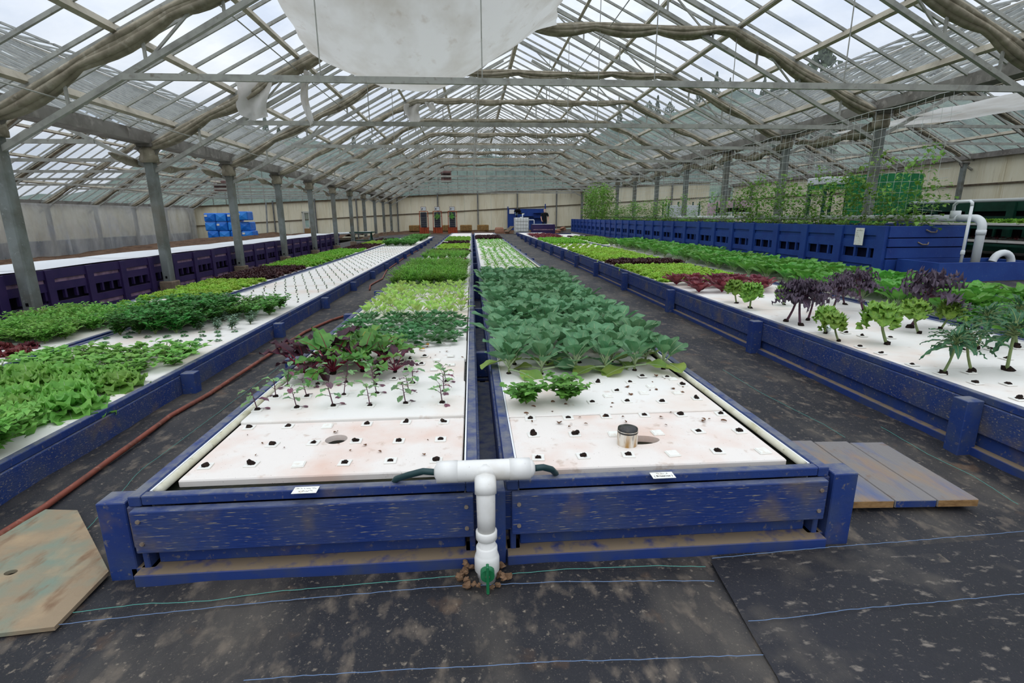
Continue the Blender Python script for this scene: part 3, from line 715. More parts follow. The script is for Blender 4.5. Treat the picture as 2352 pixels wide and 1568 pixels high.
# ------------------------------------------------------------------ blue growing beds
TOPZ, RAFT_Z = .37, .356
LZ = -.17            # the beds beside the purple tanks are sunk into the floor
def bed(x0, x1, y0, y1, label, posts_l, posts_r, front=True, z=0):
    root = empty('growing_bed', ((x0+x1)/2, y0, z)); tag(root, label, 'growing bed')
    cx = (x0+x1)/2; a, b = x0-cx, x1-cx; L = y1-y0
    B = lambda nm, lo, hi, m_=BLUE, bev=.004: boxm(nm, lo, hi, m_, root, bev)
    for s, e in ((1, a), (-1, b)):
        lo, hi = sorted((e, e+s*.05)); B('top_rail', (lo, -.0 if front else 0, .325), (hi, L, TOPZ))
        nseg = int(L//3.66)+1
        lo, hi = sorted((e-s*.012, e+s*.03))
        for k in range(nseg):
            B('side_board', (lo, k*3.66+.003, .135), (hi, min(L, (k+1)*3.66)-.003, .322), BLUE_GRAIN)
        lo, hi = sorted((e+s*.015, e+s*.04)); B('recess_panel', (lo, 0, .04), (hi, L, .14))
        lo, hi = sorted((e-s*.04, e+s*.06)); B('sill', (lo, 0, -.04), (hi, L, .045), BLUE_SILL)
    B('far_board', (a, L-.045, 0), (b, L, TOPZ))
    if front:
        B('front_cap', (a+.052, 0, .33), (b-.052, .042, TOPZ))
        B('front_board', (a+.02, -.035, .135), (b-.02, .008, .322), BLUE_GRAIN)
        B('front_recess', (a+.06, .03, .045), (b-.06, .05, .15))
        B('front_sill', (a, -.05, -.03), (b, .07, .045), BLUE_SILL)
        for sx in (a+.05, b-.05):
            for z in (.18, .28):
                one('bolt_head', MB().tube([(sx, -.035, z), (sx, -.041, z)], .009, 8), HANDLE, root)
    for side, ps in ((a, posts_l), (b, posts_r)):
        s = -1 if side == a else 1
        for y in ps:
            lo, hi = sorted((side+s*.013, side+s*.125))
            B('post', (lo, y-y0-.05, -.05), (hi, y-y0+.05, .345), BLUE, .004)
    mb = MB(); mb.quad((a+.05, .04, .322), (b-.05, .04, .322), (b-.05, L-.05, .322), (a+.05, L-.05, .322)); one('water', mb, WATER, root)
    mb = MB()
    for s, e in ((1, a+.052), (-1, b-.052)):
        lo, hi = sorted((e, e+s*.008)); mb.box((lo, .06, .2), (hi, L-.05, .362))
    one('liner_edge', mb, LINER, root)
    return root
YE = 36.5
BCL = bed(-1.40, 0.0, 1.95, YE, 'blue timber growing bed with young kale and dill in the middle of the hall', [2.0]+[4.13+1.95*k for k in range(16)], [])
BCR = bed(0.12, 1.55, 1.95, YE, 'blue timber growing bed holding the big collard patch in the middle of the hall', [], [1.98]+[4.3+1.95*k for k in range(16)])
BL2 = bed(-4.08, -2.50, .6, 36.0, 'long blue growing bed with the white seedling rafts beside the red hose', [], [2.3+2.08*k for k in range(16)], False, LZ)
BL1 = bed(-5.40, -4.14, .6, 33.5, 'long blue growing bed next to the purple tanks', [], [], False, LZ)
BR1 = bed(3.10, 4.90, .8, 36.8, 'long blue growing bed with curly and purple kale across the aisle', [2.76+2.44*k for k in range(14)], [], False)
BR2 = bed(4.98, 6.55, .8, 34.0, 'long blue growing bed of leafy greens in front of the blue tank', [], [], False)
# low blocks and centre post in the gap between the middle beds
gapb = empty('bed_spacer', (.06, 1.95, 0)); tag(gapb, 'row of blue cross blocks in the narrow gap between the two middle beds', 'spacer')
boxm('front_post', (-.054, -.03, -.05), (.054, .09, .34), BLUE, gapb, .004)
for k in range(15):
    put('cross_block', unit_box(.106, .07, .22, BLUE, .004), gapb, (0, 2.4+2.2*k, .19))
    put('gap_floor_board', unit_box(.106, 2.1, .02, BLUE), gapb, (0, 1.2+2.2*k, .06))
# weathered white pipes along the inner sides
def side_pipe(x, ya, yb, label):
    root = empty('white_pipe', (x, ya, .352)); tag(root, label, 'pipe', 'pipes along the bed edges')
    y = 0; L = yb-ya
    while y < L-.1:
        l = min(3.0, L-y)
        one('pipe_length', MB().tube([(0, y, 0), (0, y+l-.004, 0)], .018, 10), PIPE_OLD, root, True)
        if y > 0: one('coupling', MB().tube([(0, y-.05, 0), (0, y+.05, 0)], .021, 10), PIPE_OLD, root, True)
        y += l
side_pipe(-1.322, 2.02, 18.0, 'weathered white pipe along the rail of the bed with dill')
side_pipe(1.475, 2.02, 14.0, 'weathered white pipe along the rail beside the collards')

# ------------------------------------------------------------------ foam rafts
def raft_mesh(w, d, mat_, hole=None):
    mb = MB().box((-w/2, -d/2, -.05), (w/2, d/2, 0), 0, .006)
    me = mb.mesh('foam_raft', mat_)
    if hole:
        o1 = bpy.data.objects.new('raft_tmp', me); COL.objects.link(o1)
        c = MB()
        if len(hole) == 3: c.tube([(hole[0], hole[1], -.1), (hole[0], hole[1], .1)], hole[2], 28)
        else:
            n = 28; pts = [(hole[0]+hole[2]*math.cos(2*math.pi*k/n), hole[1]+hole[3]*math.sin(2*math.pi*k/n)) for k in range(n)]
            k0 = len(c.v); c.v += [(x, y, -.1) for x, y in pts]+[(x, y, .1) for x, y in pts]
            c.f.append(tuple(range(n-1, -1, -1))); c.f.append(tuple(range(n, 2*n))); c.m += [0, 0]
            for k in range(n): j = (k+1) % n; c.f.append((k, j, n+j, n+k)); c.m.append(0)
        o2 = bpy.data.objects.new('cut_tmp', c.mesh('cut', mat_)); COL.objects.link(o2)
        md = o1.modifiers.new('b', 'BOOLEAN'); md.object = o2; md.operation = 'DIFFERENCE'; md.solver = 'EXACT'
        dg = bpy.context.evaluated_depsgraph_get(); dg.update()
        me2 = bpy.data.meshes.new_from_object(o1.evaluated_get(dg))
        bpy.data.objects.remove(o1); bpy.data.objects.remove(o2)
        return me2
    return me
def rafts(x0, x1, ya, yb, d, label, group, first=(), mat_=FOAM, by=(), dz=0):
    w = x1-x0; me = raft_mesh(w, d-.006, mat_)
    y = ya; i = 0; rr = random.Random(int(x0*100)+5)
    while y+d <= yb+.01:
        o = put('foam_raft', first[i][0] if i < len(first) and first[i][0] else me, None, ((x0+x1)/2+rr.uniform(-.006, .006), y+d/2, RAFT_Z+dz+rr.uniform(-.004, .004)), (0, 0, rr.uniform(-.004, .004)))
        if i < len(first):
            o.location.z = RAFT_Z+first[i][2]; tag(o, first[i][1], 'foam raft', group)
        else: tag(o, next((l for lim, l in by if y+d/2 < lim), label), 'foam raft', group)
        y += d; i += 1
RW = .62
h1 = raft_mesh(1.22, RW-.006, FOAM_STAIN, (-.72+.685, .07, .055))
h2 = raft_mesh(1.245, RW-.006, FOAM_STAIN, (.80-.79, -.04, .105, .052))
rafts(-1.295, -.075, 2.10, YE-.1, RW, 'white foam raft floating in the middle bed with dill and kale', 'rafts in the left middle bed',
      [(h1, 'front stained foam raft with a round hole and empty plugs, beside the valve', -.004), (raft_mesh(1.22, RW-.006, FOAM), 'white foam raft carrying the rows of young kale seedlings', .012)], by=((4.0, 'white foam raft under the rainbow chard'), (5.6, 'foam raft under the dark green tatsoi rosettes'), (8.1, 'foam raft under the pale pak choi rows'), (11.2, 'foam raft hidden under the dense dill'), (13.4, 'foam raft with sparse red-leaved rows beyond the dill')))
rafts(.175, 1.42, 2.06, YE-.1, RW, 'white foam raft floating in the middle bed with collards', 'rafts in the right middle bed',
      [(h2, 'front stained foam raft with the short drain pipe through it', 0), (raft_mesh(1.245, RW-.006, FOAM), 'littered foam raft carrying the lemon balm clump', .006)], by=((9.6, 'foam raft shaded under the collard patch'), (23, 'foam raft with sparse green rows beyond the collards')))
rafts(-4.00, -2.58, .7, 35.8, .85, 'white foam raft in the bed with the seedling rows', 'rafts in the seedling bed', dz=LZ, by=((3.1, 'foam raft under the feathery mizuna at the picture edge'), (5.0, 'foam raft under the mustard greens'), (5.9, 'pinkish foam raft dotted with small dark rosettes'), (7.4, 'foam raft under the parsley clump'), (23.6, 'white foam raft dotted with tiny seedlings in rows')))
rafts(-5.33, -4.21, .7, 33.2, 1.22, 'white foam raft in the bed next to the purple tanks', 'rafts in the bed by the purple tanks', dz=LZ, by=((7.0, 'foam raft under the red lettuce and mizuna near the first post'), (8.6, 'foam raft under sparse frilly greens near the first post'), (11.1, 'foam raft under pale lettuce near the second post')))
rafts(3.17, 4.83, .9, 36.5, 1.22, 'white foam raft in the bed of curly kale', 'rafts in the kale bed', by=((3.6, 'foam raft under the dark kale, nearest in its bed'), (5.6, 'foam raft under the purple kale trees'), (8.2, 'foam raft under the red romaine heads')))
rafts(5.05, 6.48, .9, 33.8, 1.22, 'white foam raft in the bed in front of the blue tank', 'rafts in the greens bed', by=((6, 'foam raft under the dark kale patch by the sump box'), (14, 'foam raft under the tall glossy greens')))

# ------------------------------------------------------------------ planting cups with dark plugs
def cup_mesh():
    mb = MB(); o_, i_, h = .028, .014, .006
    for a, b in (((-o_, -o_), (o_, -i_)), ((-o_, i_), (o_, o_)), ((-o_, -i_), (-i_, i_)), ((i_, -i_), (o_, i_))):
        mb.box((a[0], a[1], 0), (b[0], b[1], h), 0, .002)
    return mb.mesh('planting_cup', CUPW)
CUP = cup_mesh(); PLUGS = []
for k in range(5):
    mb = MB(); rr = random.Random(k)
    mb.blob((0, 0, .004), .016, .015, .009+.004*rr.random(), rr, 0, .3)
    if k > 2: mb.blob((.008, .004, .012), .011, .010, .008, rr, 0, .3)
    PLUGS.append(mb.mesh('plug', PLUG, True))
CUPPAPER = MB().box((-.024, -.024, .004), (.024, .024, .009), 0, .002).mesh('cup_lid', CARD)
def cup(x, y, z, label, group, plug=0, s=1.0, rot=0):
    o = put('planting_cup', CUP, None, (x, y, z), (0, 0, rot), s); tag(o, label, 'planting cup', group)
    if plug is None: put('cup_lid', CUPPAPER, o)
    else: put('plug', PLUGS[plug % 5], o, (0, 0, 0), (0, 0, rnd.random()*6), rnd.uniform(.85, 1.25))
    return o
def cups(items, what, group, dz, s):
    # rows by pixel height, then left to right
    rows_ = []
    for it in sorted(items, key=lambda q: -q[1]):
        if rows_ and abs(rows_[-1][-1][1]-it[1]) < 9: rows_[-1].append(it)
        else: rows_.append([it])
    for ri_, row in enumerate(rows_):
        for ci, (px_, py_, k) in enumerate(sorted(row)):
            p = gp(px_, py_, RAFT_Z)
            cup(p.x, p.y, RAFT_Z+dz, '%s planting cup %s, %s row from front, %s from left' % ('covered' if k is None else 'white', what, ORD[ri_], ORD[ci]), group, k, s, rnd.uniform(-.1, .1))
# (pixel, plug type; None = covered cup)
cups(((572, 981, 0), (662, 978, 1), (752, 978, None), (843, 973, 2), (932, 969, 3), (1020, 968, 4), (626, 1020, 2), (720, 1016, 4), (818, 1012, 3), (916, 1012, 0), (1012, 1008, 1), (472, 1070, 2), (578, 1065, 4), (686, 1066, None), (792, 1062, 0), (897, 1057, 1), (1002, 1056, 2)), 'by the round hole', 'cups on the front raft with the hole', -.004, 1.0)
cups(((1218, 962, 0), (1305, 960, 1), (1392, 957, 2), (1480, 954, 0), (1563, 953, 2), (1655, 951, 0), (1225, 999, 4), (1320, 998, 3), (1410, 998, None), (1510, 995, None), (1604, 991, 1), (1698, 991, 0), (1236, 1052, 3), (1339, 1048, 4), (1443, 1045, 0), (1545, 1043, None), (1648, 1037, 1), (1752, 1037, None)), 'around the drain pipe', 'cups around the drain pipe', 0, 1.05)
cups(((1373, 881, 3), (1447, 880, 2), (1344, 895, 0), (1416, 900, 4), (1475, 866, 1), (1532, 868, 0), (1396, 912, None), (1478, 905, None), (1568, 886, 3), (1545, 873, None), (1600, 918, 4), (1440, 924, 0), (1360, 926, 1), (1520, 925, 0), (1555, 905, None), (1495, 890, None)), 'beside the lemon balm', 'cups beside the lemon balm', .006, 1.0)
cups(((942, 825, 3), (975, 818, 1), (1035, 818, None), (968, 836, 0), (1003, 827, None), (997, 849, None), (932, 850, 2), (1032, 859, None), (1037, 838, None), (905, 870, 1)), 'beside the rainbow chard', 'cups beside the rainbow chard', 0, 1.0)
cups(((2315, 883, 1), (2240, 880, 0), (2340, 917, 4), (2095, 838, 2), (2022, 812, 3), (1975, 797, 2), (2045, 776, 1), (1942, 765, 3), (1980, 772, 4), (2275, 803, 2), (2335, 800, 3), (2215, 805, 4), (2310, 824, 3), (2225, 856, 1), (2160, 858, 4)), 'among the kale trees', 'cups among the kale trees', 0, 1.25)

# ------------------------------------------------------------------ pipes, valve, hoses at the front
def arc(c, r, a0, a1, plane, n=10):
    P = []
    for k in range(n+1):
        a = a0+(a1-a0)*k/n
        u, v = math.cos(a)*r, math.sin(a)*r
        P.append(Vector(c)+Vector(plane[0])*u+Vector(plane[1])*v)
    return P
mf = empty('water_manifold', (.03, 1.83, 0)); tag(mf, 'white plastic water pipe rising to a T-piece with capped ends over the bed fronts', 'pipe')
tz = .445
one('tee_pipe', MB().tube([(-.205, .08, tz), (-.198, .08, tz), (-.188, .08, tz), (-.165, .08, tz), (.165, .08, tz), (.188, .08, tz), (.198, .08, tz), (.205, .08, tz)], [.018, .03, .038, .043, .043, .038, .03, .018], 18), PVC, mf, True)
for x in (-.11, .10): one('end_collar', MB().tube([(x-.085 if x < 0 else x, .08, tz), (x if x < 0 else x+.085, .08, tz)], .0445, 18), PVC, mf, True)
one('tee_branch', MB().tube([(0, .075, tz), (0, .03, tz-.012)], .041, 18), PVC, mf, True)
el = [Vector((0, .05, tz-.005))]+arc((0, .02, tz-.105), .085, math.pi*.42, 0, ((0, 1, 0), (0, 0, 1)))[0:0]
el = [(0, .06, tz-.005), (0, .03, tz-.018), (0, .008, tz-.045), (0, -.004, tz-.08), (0, -.008, .30), (0, -.008, .225)]
one('elbow', MB().tube(el, [.036, .037, .038, .038, .037, .036], 18), PVC, mf, True)
one('elbow_collar', MB().tube([(0, .042, tz-.012), (0, .012, tz-.04), (0, .004, tz-.062)], .0435, 18), PVC, mf, True)
one('coupling', MB().lathe([(.038, 0), (.043, .004), (.043, .036), (.038, .04)], 20, 0, (0, -.008, .19)), PVC, mf, True)
one('riser', MB().tube([(0, -.008, .23), (0, -.008, -.03)], .0355, 18), PVC, mf, True)
vb = one('valve_body', MB().lathe([(.041, 0), (.041, .02), (.051, .032), (.051, .085), (.047, .10), (.043, .105), (.043, .135), (.038, .138)], 22, 0, (0, -.008, .02)), PVC, mf, True)
vh = one('valve_handle', MB().tube([(0, -.05, .072), (0, -.085, .072)], .028, 16).bar((0, -.088, .0), (0, -.088, .125), .012, .026, upv=(0, 1, 0), bev=.003), GREENP, vb)
one('screw', MB().tube([(0, -.086, .072), (0, -.091, .072)], .008, 8), HANDLE, vh)
for sgn, pts, lab in ((-1, [(-.17, 1.91, tz), (-.22, 1.915, tz+.004), (-.28, 1.935, .425), (-.34, 1.98, .385), (-.37, 2.02, .33), (-.38, 2.04, .28)], 'dark green hose feeding the bed with the round raft hole'),
                      (1, [(.235, 1.91, tz), (.27, 1.915, tz), (.31, 1.94, .42), (.335, 1.99, .375), (.345, 2.03, .31)], 'dark green hose feeding the bed with the drain pipe')):
    P = []
    for a, b in zip(pts, pts[1:]):
        for k in range(4): P.append(Vector(a).lerp(Vector(b), k/4))
    P.append(Vector(pts[-1]))
    tag(one('feed_hose', MB().tube(P, .0135, 10), HOSEG, smooth=True), lab, 'hose', 'feed hoses')
# stones in the gap round the pipe
for k in range(26):
    rr = random.Random(k); a = rr.uniform(0, 6.28); d = rr.uniform(.055, .105)
    x, y = .03+math.cos(a)*d*1.05-.012, 1.835+math.sin(a)*d*.9
    if y > 1.885: y = 1.88
    s = rr.uniform(.009, .018)
    mb = MB().blob((0, 0, 0), s, s*rr.uniform(.7, 1), s*rr.uniform(.6, .9), rr, 0, .5, 5, 7)
    tag(one('stone', mb, STONE, loc=(x, y, .012+s*.3+(.015 if k > 18 else 0))), 'small brown stone heaped around the foot of the white valve pipe', 'stone', 'stones around the valve pipe')
# drain pipe stub through the right front raft
dp = empty('drain_pipe', (.74, 2.29, .20)); tag(dp, 'short stained white drain pipe standing through the front raft', 'pipe')
one('pipe_stub', MB().lathe([(.05, 0), (.05, .232), (.046, .236)], 24), PVC_STAIN, dp, True)
one('wet_top', MB().lathe([(.0495, .215), (.0505, .226), (.048, .242), (.03, .248), (.001, .249)], 24), BLACKW, dp, True)
# name cards
def scribble(w, h, seed, mat_=INK, r=.0007):
    rr = random.Random(seed); mb = MB(); x = -w/2
    while x < w/2-.004:
        n = rr.randint(3, 6); P = []
        for k in range(n): P.append((x, (rr.random()-.5)*h, 0)); x += rr.uniform(.0015, .004)*(h/.009)
        mb.tube(P, r, 4); x += rr.uniform(.001, .003)*(h/.009)
    return mb.mesh('lettering', mat_)
def card(px_, py_, rot, txt, label, w=.098, d=.052, tilt=0):
    p = gp(px_, py_, .373)
    o = one('name_card', MB().box((-w/2, -d/2, 0), (w/2, d/2, .0012)), CARD, loc=(p.x, p.y, .3745), rot=(tilt, 0, rot)); tag(o, label, 'name card')
    for t, y, s in txt: put('lettering', text_mesh(t, s, INK) if isinstance(t, str) else scribble(t[0], s, t[1]), o, (0, y, .0016))
card(702, 1126, .0, [((.075, 3), .010, .010), ((.05, 4), -.010, .009)], 'stained white name card on the front rail of the bed with the round raft hole')
card(1522, 1092, .0, [((.05, 5), .012, .010), ('( Brassicas )', -.008, .017)], 'small white handwritten card reading Brassicas on the front rail by the drain pipe')
# red hose along the left aisle
pts = [gp(x, y, .02) for x, y in ((-120, 1290), (0, 1226), (100, 1165), (200, 1095), (300, 1022), (390, 955), (480, 905), (560, 852), (640, 800), (700, 762), (760, 735), (800, 722))]
P = []
for a, b in zip(pts, pts[1:]):
    for k in range(5):
        q = a.lerp(b, k/5); P.append((q.x+.012*noise.noise(Vector((q.y*1.5, 0, 0))), q.y, .020))
tag(one('red_hose', MB().tube(P, .017, 10), HOSER, smooth=True), 'terracotta red hose lying along the aisle left of the middle beds', 'hose')
pts = [gp(x, y, .02) for x, y in ((849, 665), (850, 655), (862, 648), (878, 640), (888, 620), (930, 590), (965, 572))]
tag(one('red_hose', MB().tube(pts, .017, 8), HOSER, smooth=True), 'far loop of red hose emerging beside the dill patch', 'hose')
# duckboard of four planks
pl = empty('plank_platform', (2.18, 2.5, 0)); tag(pl, 'weathered wooden platform of planks lying on the fabric beside the front bed corner', 'platform')
for k, (x0, x1, m_) in enumerate(((-.50, -.30, PLANK), (-.295, -.085, PLANK), (-.08, .13, PLANK), (.135, .345, PLANK))):
    p_ = one('plank', MB().box((x0, -.36, .022), (x1, .37-.02*k, .062), 0, .003), m_, pl, rot=(0, 0, -.055))
    one('cut_end', MB().box((x0+.004, -.3615, .025), (x1-.004, -.3595, .059)), PLANK_END if k != 2 else BLUE, p_)
for y in (-.25, .25): one('batten', MB().box((-.49, y-.04, .004), (.34, y+.04, .022)), PLANK, pl, rot=(0, 0, -.055))
# plywood sheet bottom left, with a hole
poly = [gp(*q, .02) for q in ((105, 1170), (178, 1172), (250, 1312), (125, 1440), (-60, 1462), (-320, 1500), (-180, 1330), (0, 1230))]
hc = gp(25, 1315, .02); n = 18
mb = MB(); outer = [(p.x, p.y) for p in poly]
ring = [(hc.x+.024*math.cos(-2*math.pi*k/n), hc.y+.018*math.sin(-2*math.pi*k/n)) for k in range(n)]
import bmesh
bm = bmesh.new()
def loop(pts_, z):
    vs_ = [bm.verts.new((x, y, z)) for x, y in pts_]; es = []
    for i in range(len(vs_)): es.append(bm.edges.new((vs_[i], vs_[(i+1) % len(vs_)])))
    return vs_, es
lo_, hi_ = [], []
for z in (.006, .022):
    va, ea = loop(outer, z); vb_, eb = loop(ring, z)
    bmesh.ops.triangle_fill(bm, use_beauty=True, edges=ea+eb)
    (lo_ if z < .01 else hi_).extend((va, vb_))
for A, B_ in zip(lo_, hi_):
    for i in range(len(A)): bm.faces.new((A[i], A[(i+1) % len(A)], B_[(i+1) % len(A)], B_[i]))
bmesh.ops.recalc_face_normals(bm, faces=bm.faces)
me = bpy.data.meshes.new('plywood_sheet'); bm.to_mesh(me); bm.free(); me.materials.append(PLY)
tag(put('plywood_sheet', me), 'worn plywood sheet with faded green paint and a round hole on the floor', 'plywood sheet')

# ------------------------------------------------------------------ purple tanks
TX = -6.70
PB = .88
first_y = 8.57-3*PB*3
def ptank(y, nb, label):
    z0 = -.10; h = .77
    root = empty('fish_tank', (TX, y, z0)); tag(root, label, 'tank', 'purple fish tanks')
    L = nb*PB; D = 1.35
    Bx = lambda nm, lo, hi, m_: boxm(nm, lo, hi, m_, root)
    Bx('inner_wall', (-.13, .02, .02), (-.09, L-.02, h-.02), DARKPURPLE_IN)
    Bx('back_wall', (-D, 0, 0), (-D+.05, L, h), PURPLE); Bx('end_wall', (-D, 0, 0), (-.05, .03, h-.01), PURPLE); Bx('end_wall', (-D, L-.03, 0), (-.05, L, h-.01), PURPLE)
    lm = MB(); lm.quad((-D+.06, .04, h-.16), (-.1, .04, h-.16), (-.1, L-.04, h-.16), (-D+.06, L-.04, h-.16))
    lm.grid(lambda u, v: (-D+.03+u*(D-.05), .02+v*(L-.04), h+.012+.012*math.sin(v*3.14)-.02*math.sin(u*3.14)), 6, 6)
    one('white_liner', lm, LINER, root)
    for k in range(nb):
        y_ = k*PB
        put('corner_batten', unit_box(.06, .15, h, PURPLE, .006), root, (.0, y_+.075, h/2))
        c = y_+.15+(PB-.15)/2; w = PB-.15
        for (za, zb, m_, t_, nm) in ((h-.15, h, PURPLE, .05, 'top_board'), (h-.21, h-.15, MAUVE, .02, 'recess_strip'), (h-.34, h-.21, PURPLE, .045, 'upper_slat'), (.13, .25, PURPLE, .045, 'lower_slat'), (.06, .13, MAUVE, .02, 'recess_strip'), (0, .06, PURPLE, .05, 'foot_board')):
            put(nm, unit_box(t_, w, zb-za, m_), root, (-.025+(t_-.05)/2, c, (za+zb)/2))
        for q in (.0, .30, .66, .985): put('window_post', unit_box(.045, .04, .15, PURPLE), root, (-.03, y_+.15+.02+q*(w-.04), h-.405))
names = ['nearest purple slatted tank, cut off by the picture edge', 'purple slatted tank behind the first steel post', 'purple slatted tank behind the frilly lettuce', 'purple slatted tank at the second steel post', 'purple slatted tank behind the dark red lettuce', 'purple slatted tank beside the third steel post', 'purple slatted tank behind the lime lettuce mound', 'purple slatted tank beyond the fourth steel post', 'second purple slatted tank from the far end of the row', 'last purple slatted tank at the far end of the row']
y = 8.57-3*PB*2-.0
for i in range(9):
    ptank(y, 3, names[i if i < 8 else 9]); y += 3*PB+.0
# ------------------------------------------------------------------ blue tank with vines
BX, BW, BY0, BY1 = 7.2, 1.5, 8.58, 37.6
bz, bh = .37, .89
bt = empty('grow_tank', (BX, BY0, bz)); tag(bt, 'long blue slatted tank topped with vines along the net', 'tank')
PBB = 1.075; nb = 27
Bx = lambda nm, lo, hi, m_=BLUE_TANK, bev=0: boxm(nm, lo, hi, m_, bt, bev)
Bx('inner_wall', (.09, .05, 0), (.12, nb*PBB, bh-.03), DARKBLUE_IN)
Bx('back_wall', (BW-.05, 0, 0), (BW, nb*PBB, bh))
for k in range(nb+1):
    put('corner_batten', unit_box(.07, .2, bh, BLUE_TANK, .006), bt, (0, k*PBB+.1 if k < nb else nb*PBB-.1, bh/2))
    if k == nb: break
    w = PBB-.2; c = k*PBB+.2+w/2
    for (za, zb, t_, nm) in ((bh-.17, bh, .05, 'top_board'), (bh-.25, bh-.17, .02, 'recess_strip'), (bh-.40, bh-.25, .045, 'upper_slat'), (.20, .32, .045, 'lower_slat'), (.12, .20, .02, 'recess_strip'), (0, .12, .05, 'foot_board')):
        put(nm, unit_box(t_, w, zb-za, BLUE_TANK), bt, (.03+(.05-t_)/2, c, (za+zb)/2))
    for q in (0, .20, .60, .99): put('window_post', unit_box(.05, .045, .2, BLUE_TANK), bt, (.03, k*PBB+.2+.022+q*(w-.045), .42))
for k, (za, zb) in enumerate(((bh-.2, bh), (bh-.36, bh-.21), (bh-.56, bh-.37), (0, bh-.57))):
    Bx('end_board', (.03, -.03-.012*(k % 2), za), (BW-.03, .02, zb-.006), BLUE_TANK, .005)
for (x, z, tl) in ((.78, bh-.09, 0), (.66, bh-.30, -.1)):
    one('end_handle', MB().tube([(x-.1, -.045, z+.02), (x-.02, -.06, z-.02), (x+.08, -.06, z-.02), (x+.1, -.045, z+.015)], .012, 6), HANDLE, bt)
Bx('corner_post', (BW-.08, -.03, 0), (BW, .06, bh))
fillm = MB().grid(lambda u, v: (.12+u*(BW-.18), .03+v*(nb*PBB-.05), bh-.04+.03*noise.noise(Vector((u*6, v*80, 1)))), 6, 120)
one('growing_media', fillm, SOIL, bt)
# notice on the tank
nt_ = one('notice', MB().box((-.004, -.11, -.155), (0, .11, .155)), CARD, loc=(BX-.041, 9.17, bz+bh-.2), rot=(0, 0, 0)); tag(nt_, 'white printed notice fixed to the side of the blue tank', 'notice')
for w_, yy, z, h_ in ((.14, 0, .11, .022), (.055, .055, .075, .011), (.05, .058, .052, .011), (.05, .058, .03, .011), (.075, .045, .006, .011)):
    o = put('print_line', scribble(w_, h_, int(z*1000)+9, INK, .0022 if h_ > .02 else .0014), nt_, (-.0046, yy, z)); o.rotation_euler = (R(90), 0, R(-90))
# pipe along the top of the tank and down into the sump
pp = empty('growing_pipe', (8.3, 7.97, 0)); tag(pp, 'white pipe with planting holes along the top of the blue tank', 'pipe')
zP = 1.385
one('long_pipe', MB().tube([(0, .42, zP), (0, 26, zP)], .06, 14), PVC_CLEAN, pp, True)
one('elbow_pipe', MB().tube([(0, .42, zP)]+arc((0, .14, zP-.16), .16, math.pi/2, math.pi, ((0, 1, 0), (0, 0, 1)), 9)+[(0, -.02, .62)], .062, 14), PVC_CLEAN, pp, True)
one('elbow_collar', MB().tube([(0, -.02, 1.2), (0, -.02, 1.12)], .069, 14), PVC_CLEAN, pp, True)
one('tee_socket', MB().lathe([(.075, 0), (.075, .12), (.068, .125)], 16, 0, (0, .5, zP+.0)), PVC_CLEAN, pp, True)
hm = MB().tube([(0, 0, 0), (0, 0, .004)], .022, 10).mesh('pipe_hole', BLACK)
for k in range(40): put('pipe_hole', hm, pp, (-.02, .75+k*.17, zP+.0575), (0, R(-18), 0))
tp = empty('thin_pipe', (8.08, 7.98, 0)); tag(tp, 'thin white riser pipe with elbow beside the end of the blue tank', 'pipe')
one('riser', MB().tube([(0, 0, .55), (0, 0, 1.60)], .022, 10), PVC_CLEAN, tp, True)
one('elbow', MB().tube([(0, 0, 1.58), (0, .005, 1.63), (0, .04, 1.655), (.04, .3, 1.65), (.1, .42, 1.60), (.2, .52, 1.5)], .024, 10), PVC_CLEAN, tp, True)
one('coupling', MB().lathe([(.028, 0), (.032, .01), (.032, .06), (.028, .07)], 12, 0, (0, 0, .80)), PVC_CLEAN, tp, True)
sm = empty('sump_box', (8.25, 8.08, .36)); tag(sm, 'low blue timber sump box at the end of the blue tank', 'box')
for lo, hi, nm in (((-.85, -.42, 0), (.85, -.38, .34), 'front_board'), ((-.85, .38, 0), (.85, .42, .34), 'back_board'), ((-.85, -.38, 0), (-.81, .38, .34), 'side_board'), ((.81, -.38, 0), (.85, .38, .34), 'side_board')):
    boxm(nm, lo, hi, BLUE_TANK, sm, .004)
mb = MB(); mb.quad((-.81, -.38, .27), (.81, -.38, .27), (.81, .38, .27), (-.81, .38, .27)); one('water', mb, WATER, sm)
one('corner_post', MB().box((.86, -.44, 0), (.94, -.36, .33)), BLUE_TANK, sm)
one('return_pipe', MB().tube(arc((.45, -.2, .30), .17, math.pi*.94, .06, ((1, 0, 0), (0, 0, 1)), 10), .055, 12, caps=False), PVC_CLEAN, sm, True)

